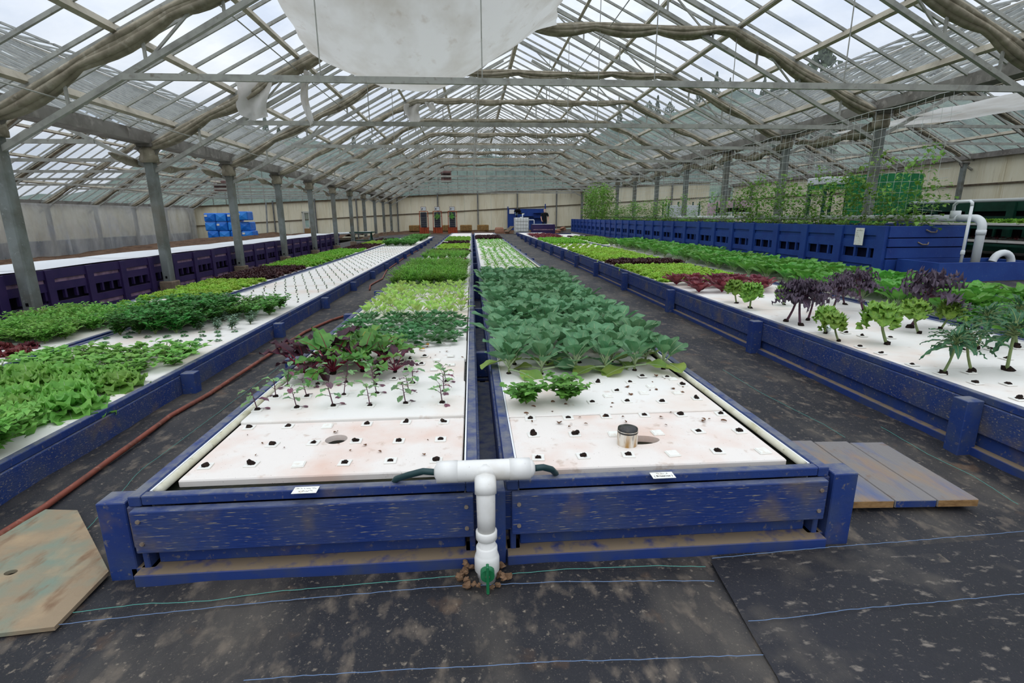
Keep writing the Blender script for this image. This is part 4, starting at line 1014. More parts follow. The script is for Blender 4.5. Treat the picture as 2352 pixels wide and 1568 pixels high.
# ------------------------------------------------------------------ plant shapes
def leaf(mb, base, az, elev, L, W, droop=.6, cup=.15, wave=0, wn=4, pet=0, mi=0, ri=1, nu=6, nv=4, rib=.0025, shape=1.0, tip=.9, twist=0, ruf=0, rg=rnd, lob=0):
    """one leaf: stalk, curved blade and rib, growing from base towards azimuth az"""
    P = Vector(base); e = elev; side = Vector((-math.sin(az), math.cos(az), 0))
    ph = rg.random()*6.28
    def dirv(e): return Vector((math.cos(e)*math.cos(az), math.cos(e)*math.sin(az), math.sin(e)))
    pts = [P.copy()]
    if pet > 0:
        n = 3
        for k in range(n):
            P = P+dirv(e)*(pet/n); pts.append(P.copy()); e -= droop*.12
        mb.tube(pts, [rib*1.5, rib*1.4, rib*1.2, rib*1.1], 4, ri, False)
    step = L/nu; C = [P.copy()]; E_ = [e]
    for k in range(nu):
        e -= droop/nu; P = P+dirv(e)*step; C.append(P.copy()); E_.append(e)
    n0 = len(mb.v)
    for i in range(nu+1):
        t = i/nu
        w = W*.5*(math.sin(math.pi*min(1, max(0, t))**shape)**.7 if 0 < t < 1 else .0)
        if i == 0: w = W*.06
        if i == nu: w = W*.10*(1-tip)+W*.03
        if lob and 0 < i < nu: w *= (1-lob*(i % 2))
        nrm = side.cross(dirv(E_[i])); nrm = -nrm if nrm.z < 0 else nrm
        sd = side*math.cos(twist*t)+nrm*math.sin(twist*t)
        for j in range(nv+1):
            s_ = j/nv*2-1
            off = cup*w*s_*s_*1.2+wave*abs(s_)*math.sin(t*wn*6.28+ph+(1.9 if s_ > 0 else 0))
            if ruf: off += ruf*abs(s_)**1.5*noise.noise(Vector((t*9+ph, s_*5, az*3)))*2
            q = C[i]+sd*(s_*w*(1+(ruf*6*noise.noise(Vector((t*14, s_*9, ph))) if ruf else 0)))+nrm*off
            mb.v.append(tuple(q))
    for i in range(nu):
        for j in range(nv):
            a = n0+i*(nv+1)+j; mb.f.append((a, a+nv+1, a+nv+2, a+1)); mb.m.append(mi)
    if rib > 0 and nu >= 5:
        nr = max(2, nu-1)
        mb.tube([C[i]+Vector((0, 0, .0008)) for i in range(nr+1)], [rib*(1-.8*i/nr) for i in range(nr+1)], 3, ri, False)
def plug_on(mb, mi, s=.014):
    mb.blob((0, 0, .004), s, s, s*.7, random.Random(3), mi, .4, 4, 6)
def variants(n, fn, mats, name, smooth=True):
    out = []
    for k in range(n):
        mb = MB(); fn(mb, random.Random(k*17+len(name)*3)); out.append(mb.mesh(name, mats, smooth))
    return out
GA = 2.39996
def rosette(n, L, W, e0, e1, **kw):
    def f(mb, rg):
        for k in range(n):
            t = k/max(1, n-1)
            s = (1-.45*t)*rg.uniform(.85, 1.12)
            leaf(mb, (0, 0, .006), k*GA+rg.uniform(-.2, .2), e0+(e1-e0)*t+rg.uniform(-.1, .1), L*s, W*s*rg.uniform(.9, 1.1), rg=rg, **kw)
    return f
def stalky(n, stalk_h, lean, L, W, r, **kw):
    """a bare curved stalk with a head of leaves (kale tree)"""
    mi_s = kw.pop('mi_s', 1)
    def f(mb, rg):
        az = rg.random()*6.28; P = []
        for k in range(6):
            t = k/5; P.append((math.cos(az)*lean*(1-(1-t)**2), math.sin(az)*lean*(1-(1-t)**2), stalk_h*t))
        P[0] = (0, 0, -.004)
        mb.tube(P, [r*1.2, r*1.1, r, r, r*.95, r*.8], 7, mi_s)
        top = Vector(P[-1])
        for k in range(n):
            t = k/max(1, n-1); s = (.65+.35*(1-t))*rg.uniform(.8, 1.15)
            b = top-Vector((0, 0, stalk_h*.22*(1-t)))
            leaf(mb, b, k*GA+rg.uniform(-.3, .3), .25+1.0*t+rg.uniform(-.15, .15), L*s, W*s, rg=rg, **kw)
        plug_on(mb, 2, .02)
    return f
def feather(n, h, spread, w=.006, sub=7):
    def f(mb, rg):
        for k in range(n):
            az = rg.random()*6.28; hh = h*rg.uniform(.6, 1.1); sp = spread*rg.uniform(.3, 1.1)
            P = [Vector((math.cos(az)*sp*t*t, math.sin(az)*sp*t*t, hh*(t-.18*t*t))) for t in (0, .33, .66, 1)]
            mb.tube(P, [.0022, .0018, .0014, .0008], 3, 1, False)
            for q in range(sub):
                t = .28+.72*q/(sub-1); i = min(2, int(t*3)); b = P[i].lerp(P[i+1], t*3-i)
                for s_ in (-1, 1):
                    a2 = az+s_*rg.uniform(.6, 1.5); l = (.03+.05*(1-abs(t-.55)))*rg.uniform(.7, 1.2)*(h/.25); e = rg.uniform(-.1, .8)
                    d = Vector((math.cos(a2)*math.cos(e), math.sin(a2)*math.cos(e), math.sin(e)))
                    sd = d.cross(Vector((0, 0, 1))).normalized()*w; m_ = b+d*l*.55+Vector((0, 0, .004)); tp = b+d*l-Vector((0, 0, .006))
                    mb.quad(b, m_+sd, tp, m_-sd, 0)
    return f
def sprig(nst, h, lf, W, spread, per=5, drooping=.5, lobed=0, clus=1):
    """bushy herb: stems carrying small leaves in pairs or tufts"""
    def f(mb, rg):
        for k in range(nst):
            az = rg.random()*6.28; hh = h*rg.uniform(.55, 1.1); sp = spread*rg.uniform(.2, 1.1)
            P = [Vector((math.cos(az)*sp*t**1.5, math.sin(az)*sp*t**1.5, hh*(t-.2*t*t))) for t in (0, .25, .5, .75, 1)]
            mb.tube(P, [.0028, .0025, .002, .0016, .001], 4, 1, False)
            for q in range(per):
                t = .3+.7*q/max(1, per-1); i = min(3, int(t*4)); b = P[i].lerp(P[i+1], t*4-i)
                for c in range(clus):
                    for s_ in (0, 3.14):
                        leaf(mb, b, az+1.57*(q % 2)+s_+rg.uniform(-.5, .5), rg.uniform(.0, .7), lf*rg.uniform(.7, 1.2), W*rg.uniform(.8, 1.2), droop=drooping, cup=.2, nu=4, nv=2, rib=0, lob=lobed, rg=rg)
    return f
K = {}
def kind(key, n, fn, mats, name): K[key] = (variants(n, fn, mats, name), name)
kind('collard', 5, rosette(10, .19, .145, .75, 1.42, droop=.35, cup=.22, wave=.006, wn=2, pet=.09, nu=7, nv=4, rib=.006, shape=1.25), [L_COLLARD, RIB_PALE], 'collard_plant')
kind('mustard', 4, rosette(22, .16, .15, .25, 1.35, droop=.8, cup=.25, wave=.020, wn=3, pet=.03, nu=9, nv=8, rib=.003, shape=1.0, ruf=.012), [L_MUSTARD, RIB_PALE], 'mustard_plant')
kind('lime', 4, rosette(14, .10, .095, .2, 1.2, droop=.6, cup=.25, wave=.010, wn=2, pet=.012, nu=5, nv=4, rib=.0016, shape=.7), [L_LIME, RIB_PALE], 'lime_lettuce')
kind('bright', 4, rosette(15, .125, .115, .3, 1.3, droop=.6, cup=.25, wave=.014, wn=2, pet=.012, nu=6, nv=4, rib=.0016, shape=.65, ruf=.004), [L_BRIGHT, RIB_PALE], 'green_lettuce')
kind('red', 3, rosette(14, .11, .10, .2, 1.25, droop=.6, cup=.3, wave=.014, wn=3, pet=.01, nu=6, nv=4, rib=.0016, shape=.6, ruf=.006), [L_RED, STEM_G], 'red_lettuce')
kind('darkred', 3, rosette(15, .11, .09, .3, 1.3, droop=.5, cup=.3, wave=.012, wn=3, pet=.01, nu=5, nv=4, rib=.0014, shape=.7, ruf=.004), [L_DARKRED, STEM_G], 'dark_red_lettuce')
kind('romaine', 3, rosette(14, .17, .105, .7, 1.45, droop=.35, cup=.35, wave=.008, wn=2, pet=.02, nu=6, nv=4, rib=.0035, shape=1.1), [L_ROMAINE, STEM_RED], 'romaine_plant')
kind('feather', 4, feather(26, .21, .13, .006, 8), [L_FEATHER, STEM_G], 'dill_plant')
kind('mizuna', 4, feather(26, .17, .16, .012, 7), [L_MUSTARD, STEM_G], 'mizuna_plant')
kind('pakchoi', 4, rosette(8, .07, .058, .5, 1.4, droop=.3, cup=.2, wave=.003, wn=1, pet=.05, nu=5, nv=4, rib=.0024, shape=.8), [L_PAKCHOI, RIB_PALE], 'pak_choi_plant')
kind('tatsoi', 4, rosette(20, .055, .058, .15, 1.1, droop=.2, cup=.3, pet=.045, nu=4, nv=4, rib=0, shape=.8), [L_TATSOI, RIB_PALE], 'tatsoi_plant')
kind('smallros', 3, rosette(9, .04, .035, .15, 1.0, droop=.4, cup=.3, wave=.004, pet=.01, nu=4, nv=2, rib=0), [L_TATSOI, STEM_G], 'rosette_seedling')
kind('smallgreen', 4, rosette(8, .07, .045, .3, 1.3, droop=.4, cup=.2, wave=.006, pet=.03, nu=4, nv=2, rib=0), [L_MUSTARD, STEM_G], 'young_green_plant')
kind('smallred', 3, rosette(8, .075, .05, .5, 1.35, droop=.4, cup=.3, wave=.008, pet=.03, nu=4, nv=2, rib=0), [L_RED, STEM_RED], 'young_red_plant')
def young(mb, rg):
    az = rg.random()*6.28; h = rg.uniform(.09, .14)
    P = [Vector((math.cos(az)*.02*t, math.sin(az)*.02*t, h*t)) for t in (0, .35, .7, 1)]
    mb.tube(P, [.003, .0028, .0022, .0012], 5, 2, False)
    for k in range(7):
        t = .4+.6*k/6; i = min(2, int(t*3)); b = P[i].lerp(P[i+1], t*3-i)
        leaf(mb, b, k*GA, rg.uniform(.1, .9), rg.uniform(.035, .055), rg.uniform(.026, .036), droop=.6, cup=.2, wave=.003, wn=2, pet=.022, mi=1 if rg.random() < .14 else 0, ri=2, nu=5, nv=4, rib=.001, rg=rg)
    leaf(mb, P[0]+Vector((0, 0, .01)), rg.random()*6, -.05, .04, .03, droop=.3, pet=.03, mi=1, ri=2, nu=5, nv=2, rib=.001, rg=rg)
    plug_on(mb, 3)
kind('young', 6, young, [L_YK, L_YKP, STEM_P, PLUG], 'kale_seedling')
def chard(gl, gs):
    def f(mb, rg):
        for k in range(11):
            mi = gl if rg.random() < .72 else 1-gl
            leaf(mb, (0, 0, .01), k*GA, rg.uniform(.45, 1.35), rg.uniform(.11, .17), rg.uniform(.065, .095), droop=rg.uniform(.4, .9), cup=.25, wave=.012, wn=3, pet=rg.uniform(.08, .13), mi=mi, ri=gs, nu=7, nv=4, rib=.0032, shape=.75, ruf=.004, rg=rg)
        plug_on(mb, 4, .016)
    return f
K['chard'] = ([v for c in ((1, 2), (0, 3), (1, 2), (0, 2)) for v in variants(2, chard(*c), [L_CHARD_G, L_CHARD_P, STEM_RED, STEM_YEL, PLUG], 'rainbow_chard')], 'rainbow_chard')
kind('parsley', 4, sprig(30, .22, .04, .038, .16, 4, .4, .4, 2), [L_PARSLEY, STEM_G], 'parsley_plant')
kind('celery', 3, sprig(22, .17, .04, .036, .14, 4, .4, .35, 2), [L_BALM, STEM_G], 'leafy_herb')
kind('sage', 3, sprig(12, .12, .045, .014, .08, 5), [L_SAGE, STEM_G], 'grey_herb')
kind('balm', 2, sprig(26, .17, .042, .032, .13, 6, .5), [L_BALM, STEM_G], 'lemon_balm')
kind('strawb', 3, sprig(16, .08, .035, .03, .12, 2, .3, .2, 2), [L_MUSTARD, STEM_G], 'low_leafy_plant')
kind('curly', 3, stalky(22, .19, .05, .10, .095, .007, droop=1.5, cup=.2, wave=.016, wn=3, pet=.025, nu=9, nv=8, rib=.002, shape=.8, ruf=.014, mi_s=1), [L_CURLY, STEM_G, PLUG], 'curly_kale')
kind('purplek', 3, stalky(21, .20, .05, .125, .07, .007, droop=.7, cup=.1, wave=.02, wn=4, pet=.05, nu=10, nv=6, rib=.004, shape=.4, ruf=.018, mi_s=1), [L_CURLYP, STEM_P, PLUG], 'purple_kale')
kind('nero', 3, stalky(22, .18, .04, .13, .036, .0055, droop=.9, cup=.15, wave=.005, wn=4, pet=.025, nu=9, nv=4, rib=.003, shape=.5, ruf=.005, mi_s=1), [L_NERO, STEM_G, PLUG], 'dark_kale')
kind('glossy', 5, rosette(10, .20, .13, .85, 1.45, droop=.45, cup=.28, wave=.008, wn=2, pet=.07, nu=6, nv=4, rib=.0035, shape=1.15), [L_CHARD2, RIB_PALE], 'spinach_plant')
kind('lowkale', 3, rosette(11, .13, .085, .25, 1.3, droop=.7, cup=.2, wave=.012, wn=3, pet=.05, nu=6, nv=4, rib=.002, ruf=.004), [L_CHARD2, RIB_PALE], 'leaf_beet_plant')
def seedl(mb, rg):
    plug_on(mb, 1, .009)
    for k in range(3):
        leaf(mb, (0, 0, .008), k*2.1+rg.random(), rg.uniform(.5, 1.2), .016, .011, droop=.3, pet=.006, ri=0, nu=3, nv=2, rib=0.0006, rg=rg)
kind('seedling', 4, seedl, [L_YK, PLUG], 'tiny_seedling')

def plant(key, x, y, label, group, s=1.0, z=None, cat='plant', rot=None):
    ms, nm = K[key]
    o = put(nm, ms[rnd.randrange(len(ms))], None, (x, y, RAFT_Z if z is None else z), (0, 0, rnd.random()*6.28 if rot is None else rot), s*rnd.uniform(.88, 1.12))
    return tag(o, label, cat, group)
def patch(key, x0, x1, y0, y1, nx, dy, label, group, s=1.0, jit=.02, keep=1.0, cat='plant', stag=True, z=None, stuff=None, ordn=False):
    if stuff or (stuff is None and y0 >= 18):
        mb = MB(); y = y0+dy/2; dx = (x1-x0)/nx; src_ = K[key][0]
        while y < y1:
            for i in range(nx):
                if rnd.random() > keep: continue
                x = x0+dx*(i+.5)+rnd.uniform(-jit, jit); a = rnd.random()*6.28; q = s*rnd.uniform(.88, 1.12)
                me = src_[rnd.randrange(len(src_))]; n0 = len(mb.v); ca, sa = math.cos(a)*q, math.sin(a)*q
                mb.v += [(x+v.co.x*ca-v.co.y*sa, y+v.co.x*sa+v.co.y*ca, (RAFT_Z if z is None else z)+v.co.z*q) for v in me.vertices]
                for p_ in me.polygons: mb.f.append(tuple(n0+i_ for i_ in p_.vertices)); mb.m.append(p_.material_index)
            y += dy
        return tag(one(K[key][1]+'_patch', mb, list(src_[0].materials), smooth=True), label, cat, kind='stuff')
    dx = (x1-x0)/nx; y = y0+dy/2; r_ = 0
    while y < y1:
        c_ = 0
        for i in range(nx):
            if rnd.random() > keep: continue
            c_ += 1; lab_ = label+', %s row back, %s from left' % (ORD[r_], ORD[c_-1]) if ordn else label
            x = x0+dx*(i+.5)+(dx*.25*(1 if r_ % 2 else -1) if stag else 0)
            plant(key, x+rnd.uniform(-jit, jit), y+rnd.uniform(-jit, jit), lab_, group, s, cat=cat, z=z)
        y += dy; r_ += 1

# ---- collards, front rows with every leaf a part of its own
LEAFV = []
for k in range(4):
    rr = random.Random(k+90); mb = MB()
    leaf(mb, (0, 0, 0), 0, 0, .19, .15, droop=.4, cup=.2, wave=.007, wn=2, pet=.09, nu=8, nv=6, rib=.0055, shape=1.25, rg=rr)
    LEAFV.append((mb.mesh('leaf', [L_COLLARD, RIB_PALE], True), mb.mesh('leaf', [L_COLLARD_Y, RIB_PALE], True)))
STALK = MB().tube([(0, 0, 0), (.003, 0, .03), (0, .004, .06), (0, 0, .09)], [.009, .008, .008, .006], 7).blob((0, 0, .0), .018, .018, .012, random.Random(2), 1).mesh('stalk', [STEM_G, PLUG], True)
def big_collard(x, y, label, s):
    root = empty('collard_plant', (x, y, RAFT_Z), rnd.random()*6.28); root.scale = (s, s, s)
    tag(root, label, 'collard', 'front row of collards')
    put('stalk', STALK, root)
    n = 11
    for k in range(n):
        t = k/(n-1); q = (1-.42*t)*rnd.uniform(.85, 1.12)
        pitch_ = (.12 if k < 2 else .62)+.85*t+rnd.uniform(-.12, .12)
        o = put('leaf', LEAFV[rnd.randrange(4)][1 if k < 2 and rnd.random() < .7 else 0], root, (0, 0, .03+.055*t), (rnd.uniform(-.25, .25), -pitch_, k*GA+rnd.uniform(-.2, .2)), q)
fr = ['front collard at the gap end of the row, next to the narrow channel', 'front collard with a drooping yellow leaf above the lemon balm', 'front collard with spread lower leaves above the littered raft', 'front collard fourth from the channel, above the littered raft', 'front collard fifth from the channel', 'front collard at the aisle end, leaning over the rail']
for i, x in enumerate((.24, .47, .72, .94, 1.16, 1.38)):
    big_collard(x, 3.50+rnd.uniform(-.03, .03), fr[i], 1.02)
for i, x in enumerate((.30, .55, .80, 1.05, 1.32)):
    big_collard(x, 3.74, 'collard standing in the second row of the collard patch', 1.05)
patch('collard', .18, 1.46, 3.86, 9.3, 5, .26, 'blue-green collard in the dense patch', 'collard patch', 1.12, .035, cat='collard', ordn=True)
# ---- left middle bed
yk = ['young kale seedling with a plug in the front rows of the middle bed']
for sk, (px_, py_) in enumerate(((592, 943), (682, 938), (766, 934), (850, 933), (932, 928), (1016, 927), (634, 913), (705, 912), (790, 908), (866, 905), (940, 903), (1020, 900), (660, 888), (730, 884), (795, 880), (862, 885), (948, 882), (1025, 878))):
    p = gp(px_, py_, RAFT_Z+.01)
    plant('young', p.x, p.y, 'purple-tinged young kale seedling, %s row from front, %s from left' % (ORD[sk//6], ORD[sk % 6]), 'young kale seedlings', 1.15, RAFT_Z+.012, 'kale seedling')
    cup(p.x, p.y, RAFT_Z+.012, 'white cup under the young kale seedling, %s row from front, %s from left' % (ORD[sk//6], ORD[sk % 6]), 'cups of the young kale', 0, 1.0, rnd.uniform(-.1, .1))
CH = ['overhanging the rail behind the kale seedlings', 'second from the rail, front row of the clump', 'third from the rail, front row of the clump', 'in the middle row nearest the rail', 'tallest in the middle of the clump', 'in the middle row farthest from the rail', 'smallest, beside the empty cups', 'in the back row at the rail', 'in the back row before the tatsoi']
for x, y, s in ((-1.2, 3.60, 1.3), (-1.02, 3.62, 1.35), (-.82, 3.66, 1.3), (-1.14, 3.88, 1.45), (-.92, 3.92, 1.5), (-.70, 3.88, 1.3), (-.58, 3.62, .9), (-1.16, 4.1, 1.35), (-.78, 4.1, 1.3)):
    plant('chard', x, y, 'rainbow chard %s' % CH.pop(0), 'rainbow chard clump', s, cat='chard')
patch('tatsoi', -1.27, -.12, 4.35, 5.65, 7, .19, 'dark green tatsoi rosette with yellowing leaves around it', 'tatsoi patch', 1.3, .03, .95, 'tatsoi')
patch('pakchoi', -1.26, -.12, 5.7, 8.15, 6, .25, 'pale green pak choi behind the tatsoi', 'pak choi rows', 1.45, .03, .95, 'pak choi', ordn=True)
patch('feather', -1.28, -.16, 8.25, 11.3, 6, .24, 'feathery bright green dill in the thick stand across the middle bed', 'dill patch', 1.3, .04, 1, 'dill')
patch('smallred', -1.24, -.14, 11.4, 13.4, 6, .32, 'small red-leaved plant behind the dill', 'red-leaved rows', 1.4, .02, .85, ordn=True)
patch('feather', -1.28, -.12, 13.4, 15.6, 5, .30, 'feathery green herb in the second stand behind the dill', 'second feathery stand', 1.0, .03, 1, 'herb')
patch('darkred', -1.28, -.12, 15.7, 17.6, 6, .26, 'dark red lettuce in the band across the bed with dill', 'dark band in the dill bed', 1.3, .03, 1, 'lettuce')
patch('lime', -1.26, -.12, 17.9, 21.5, 6, .36, 'pale lettuce in open rows toward the far end of the dill bed', 'pale rows in the dill bed', 1.2, .02, .9, 'lettuce')
patch('darkred', -1.26, -.12, 21.6, 23.6, 6, .34, 'dark lettuce toward the far end of the dill bed', 'far dark rows in the dill bed', 1.2, .02, .9, 'lettuce')
patch('bright', -1.26, -.12, 24.0, 28.5, 5, .36, 'green lettuce in the last patch of the dill bed', 'far green patch in the dill bed', 1.3, .03, 1, 'lettuce')
# ---- right middle bed beyond the collards
patch('smallgreen', .24, 1.40, 9.5, 17.8, 6, .36, 'young green plant beyond the collards', 'rows beyond the collards', 1.2, .012, .97, ordn=True, stag=False)
patch('smallgreen', .24, 1.40, 17.9, 25.0, 5, .42, 'small green plant in the far rows of the collard bed', 'far rows of the collard bed', 1.4, .015, .97)
patch('darkred', .22, 1.45, 26.0, 29.5, 6, .30, 'dark red lettuce in the mound at the far end of the collard bed', 'dark red mound', 1.9, .03, 1, 'lettuce')
# ---- lemon balm
for x, y, s, lab in ((.30, 2.87, .95, 'low lemon balm clump at the channel edge of the raft'), (.55, 2.90, 1.15, 'taller lemon balm clump on the littered raft')):
    plant('balm', x, y, lab, 'lemon balm clumps', s, RAFT_Z+.006, 'herb')
# ---- left seedling bed
patch('mizuna', -4.014, -2.581, 1.720, 3.120, 6, .20, 'feathery mizuna in the nearest corner of the seedling bed', 'mizuna in the seedling bed', 1.35, .03, 1, 'mizuna', z=RAFT_Z+LZ)
patch('mustard', -4.020, -2.638, 3.051, 4.267, 4, .26, 'large ruffled mustard green in the seedling bed', 'mustard greens', 1.3, .03, 1, 'mustard', ordn=True, z=RAFT_Z+LZ)
patch('strawb', -4.014, -2.638, 4.301, 5.104, 6, .18, 'low leafy plant between the mustard greens and the dark rosettes', 'low leafy patch', 1.6, .03, 1, z=RAFT_Z+LZ)
patch('smallros', -3.992, -2.661, 5.162, 5.964, 7, .22, 'small dark rosette on the pinkish raft', 'small dark rosettes', 1.0, .03, .8, z=RAFT_Z+LZ)
patch('parsley', -4.020, -3.212, 5.792, 7.398, 4, .22, 'dark green parsley in the clump at the divider of the seedling bed', 'parsley clump', 1.4, .03, 1, 'parsley', z=RAFT_Z+LZ)
patch('celery', -3.326, -2.695, 6.595, 7.570, 3, .25, 'leafy green herb between the parsley and the seedlings', 'herbs beside the parsley', 1.25, .03, 1, 'herb', z=RAFT_Z+LZ)
patch('sage', -3.235, -2.661, 5.964, 6.595, 3, .25, 'grey-green herb in front of the parsley by the bed rail', 'grey herbs', 1.05, .02, 1, 'herb', z=RAFT_Z+LZ)
# tiny seedlings: 6 per row, the nearest 300 single, the rest as stuff
rows = []; y = 7.75; r_ = 0
while y < 23.6:
    for i in range(7): rows.append((-3.95+(i+.5)*.187+(.04 if r_ % 2 else -.04), y))
    y += .27; r_ += 1
for x, y in rows[:300]: plant('seedling', x, y, 'tiny seedling plug in the long white rows of the seedling bed', 'tiny seedlings', 1.4, RAFT_Z+LZ, 'seedling')
mb = MB()
src = K['seedling'][0]
for x, y in rows[300:]:
    me = src[rnd.randrange(4)]; n0 = len(mb.v)
    for v in me.vertices: mb.v.append((x+v.co.x*1.4, y+v.co.y*1.4, RAFT_Z+LZ+v.co.z*1.4))
    for p_ in me.polygons: mb.f.append(tuple(n0+i for i in p_.vertices)); mb.m.append(p_.material_index)
tag(one('distant_seedlings', mb, [L_YK, PLUG]), 'far rows of tiny seedlings on the white rafts', 'seedlings', kind='stuff')
patch('celery', -4.014, -2.638, 23.743, 26.152, 4, .36, 'green herb in the dense band behind the seedling rows', 'green band behind the seedlings', 1.7, .03, 1, 'herb', z=RAFT_Z+LZ)
patch('celery', -3.556, -2.638, 28.102, 32.690, 3, .45, 'green herb in the far patch of the seedling bed', 'far green patch of the seedling bed', 1.8, .03, 1, 'herb', z=RAFT_Z+LZ)
# ---- bed next to the purple tanks
patch('red', -5.334, -4.301, 4.129, 5.448, 4, .27, 'frilly red lettuce at the picture edge', 'red lettuces', 1.25, .02, 1, 'lettuce', ordn=True, z=RAFT_Z+LZ)
patch('mizuna', -5.368, -4.336, 5.448, 6.997, 5, .20, 'pale feathery mizuna in front of the first steel post', 'mizuna by the purple tanks', 1.25, .03, 1, 'mizuna', z=RAFT_Z+LZ)
patch('bright', -5.368, -4.301, 6.997, 8.603, 5, .27, 'frilly lettuce spaced out on white raft', 'spaced frilly lettuces', .8, .02, .85, 'lettuce', ordn=True, z=RAFT_Z+LZ)
patch('lime', -5.391, -4.267, 8.603, 11.126, 6, .19, 'pale green lettuce in the patch in front of the second post', 'pale lettuce patch', 1.3, .02, 1, 'lettuce', z=RAFT_Z+LZ)
patch('darkred', -5.414, -4.267, 11.126, 13.764, 6, .20, 'dark red lettuce in the dark patch near the second post', 'dark red patch by the purple tanks', 1.35, .02, 1, 'lettuce', z=RAFT_Z+LZ)
patch('bright', -5.437, -4.244, 13.764, 17.893, 5, .24, 'bright green lettuce in the mound near the third post', 'bright mound by the purple tanks', 1.5, .03, 1, 'lettuce', z=RAFT_Z+LZ)
patch('bright', -5.391, -4.267, 18.123, 21.564, 5, .30, 'light green lettuce in open rows past the bright mound', 'light rows by the purple tanks', 1.2, .03, .9, 'lettuce', z=RAFT_Z+LZ)
patch('darkred', -5.391, -4.267, 21.564, 25.234, 5, .34, 'dark lettuce in the band near the fourth post', 'dark band by the purple tanks', 1.2, .03, 1, 'lettuce', z=RAFT_Z+LZ)
patch('lime', -5.391, -4.267, 25.463, 28.675, 4, .40, 'lime lettuce in the far patch of the bed by the purple tanks', 'far lime patch by the purple tanks', 1.5, .03, 1, 'lettuce', z=RAFT_Z+LZ)
patch('darkred', -5.391, -4.267, 28.904, 31.543, 4, .42, 'dark lettuce at the far end of the bed by the purple tanks', 'far dark patch by the purple tanks', 1.4, .03, 1, 'lettuce', z=RAFT_Z+LZ)
# ---- kale bed
for px_, py_, k, s, lab in ((2165, 858, 'nero', 1.1, 'dark leaved kale on a tall bent stalk with one long hanging leaf'), (2232, 853, 'nero', 1.15, 'dark leaved kale like a small palm second from the left'), (2312, 850, 'nero', 1.1, 'dark leaved kale at the edge of the picture'),
        (2240, 800, 'nero', 1.2, 'dark leaved kale behind the small palm-like one'), (2335, 795, 'nero', 1.25, 'tallest dark kale near the picture edge'),
        (2037, 790, 'curly', 1.2, 'bright curly kale on a pale stalk in front of the purple kale'), (1926, 783, 'curly', .8, 'small curly kale beside the shiny glass ball'), (1895, 765, 'curly', .7, 'small leaning curly kale by the rail'), (2110, 765, 'curly', 1.0, 'curly kale on a green stalk behind the dark kale'), (2160, 755, 'curly', .8, 'curly kale near the divider'),
        (1838, 747, 'purplek', 1.15, 'purple kale tree nearest the aisle'), (1805, 738, 'purplek', 1.1, 'purple kale tree leaning over its plug'), (1855, 735, 'purplek', 1.0, 'slim purple kale tree behind the front one'), (1905, 725, 'purplek', 1.1, 'purple kale tree in the middle of the row'), (1985, 715, 'purplek', 1.0, 'purple kale near the divider'), (2090, 752, 'purplek', 1.25, 'tallest purple kale in front of the glossy greens'), (1940, 700, 'purplek', .9, 'far purple kale beside the curly ones'),
        (1692, 697, 'curly', .95, 'curly kale beside the red romaine'), (1722, 708, 'curly', .9, 'second curly kale beside the red romaine'), (1800, 700, 'curly', .8, 'curly kale behind the purple trees'), (1870, 690, 'curly', .85, 'curly kale behind the middle purple tree')):
    p = gp(px_, py_, RAFT_Z)
    plant(k, p.x, p.y, lab, 'kale trees', s*1.5, cat='kale')
patch('romaine', 3.2, 4.5, 7.0, 8.3, 4, .44, 'red romaine head beside the kale', 'red romaine heads', 1.5, .03, .95, 'romaine', ordn=True)
patch('lime', 3.2, 4.75, 8.4, 11.2, 8, .22, 'lime green lettuce in the nearer patch of the kale bed', 'near lime patch', 1.6, .03, 1, 'lettuce')
patch('darkred', 3.2, 4.8, 11.3, 12.4, 7, .27, 'dark red lettuce in the strip between the two lime patches', 'dark strip in the kale bed', 1.8, .03, 1, 'lettuce')
patch('lime', 3.2, 4.75, 12.5, 17.2, 7, .28, 'lime green lettuce in the farther patch of the kale bed', 'far lime patch', 1.75, .03, 1, 'lettuce')
patch('lime', 3.2, 4.75, 17.4, 20.5, 6, .45, 'pale lettuce in open rows of the kale bed', 'open pale rows', 1.2, .03, .9, 'lettuce')
patch('bright', 3.2, 4.75, 21, 25.5, 5, .42, 'green lettuce in the distant patch of the kale bed', 'distant green patch', 1.7, .03, 1, 'lettuce')
patch('romaine', 3.2, 4.6, 26, 30.5, 4, .5, 'mixed red romaine at the far end of the kale bed', 'far romaine patch', 1.4, .03, 1, 'romaine')
patch('lime', 4.0, 4.8, 25.6, 30.5, 2, .5, 'lime lettuce beside the far romaine', 'lime lettuce by the far romaine', 1.6, .03, 1, 'lettuce')
# ---- greens bed
patch('lowkale', 5.1, 6.45, 3.6, 5.0, 6, .25, 'dense leaf beet in front of the sump box', 'leaf beet patch', 1.9, .03, 1, 'leaf beet')
patch('glossy', 5.08, 6.5, 5.05, 12.6, 5, .29, 'tall glossy spinach before the blue tank', 'glossy greens', 1.45, .03, 1, 'spinach', ordn=True)
patch('glossy', 5.12, 6.45, 12.7, 20.0, 4, .40, 'glossy spinach in the farther part of the greens bed', 'farther glossy greens', 1.55, .03, 1, 'spinach')
patch('bright', 5.12, 6.45, 20.2, 26.5, 4, .50, 'light green lettuce toward the far end of the greens bed', 'light end of the greens bed', 1.7, .03, .95, 'lettuce')
patch('darkred', 5.12, 6.45, 27, 28.5, 4, .5, 'dark lettuce in the far band of the greens bed', 'far dark band of the greens bed', 1.4, .03, .95, 'lettuce')
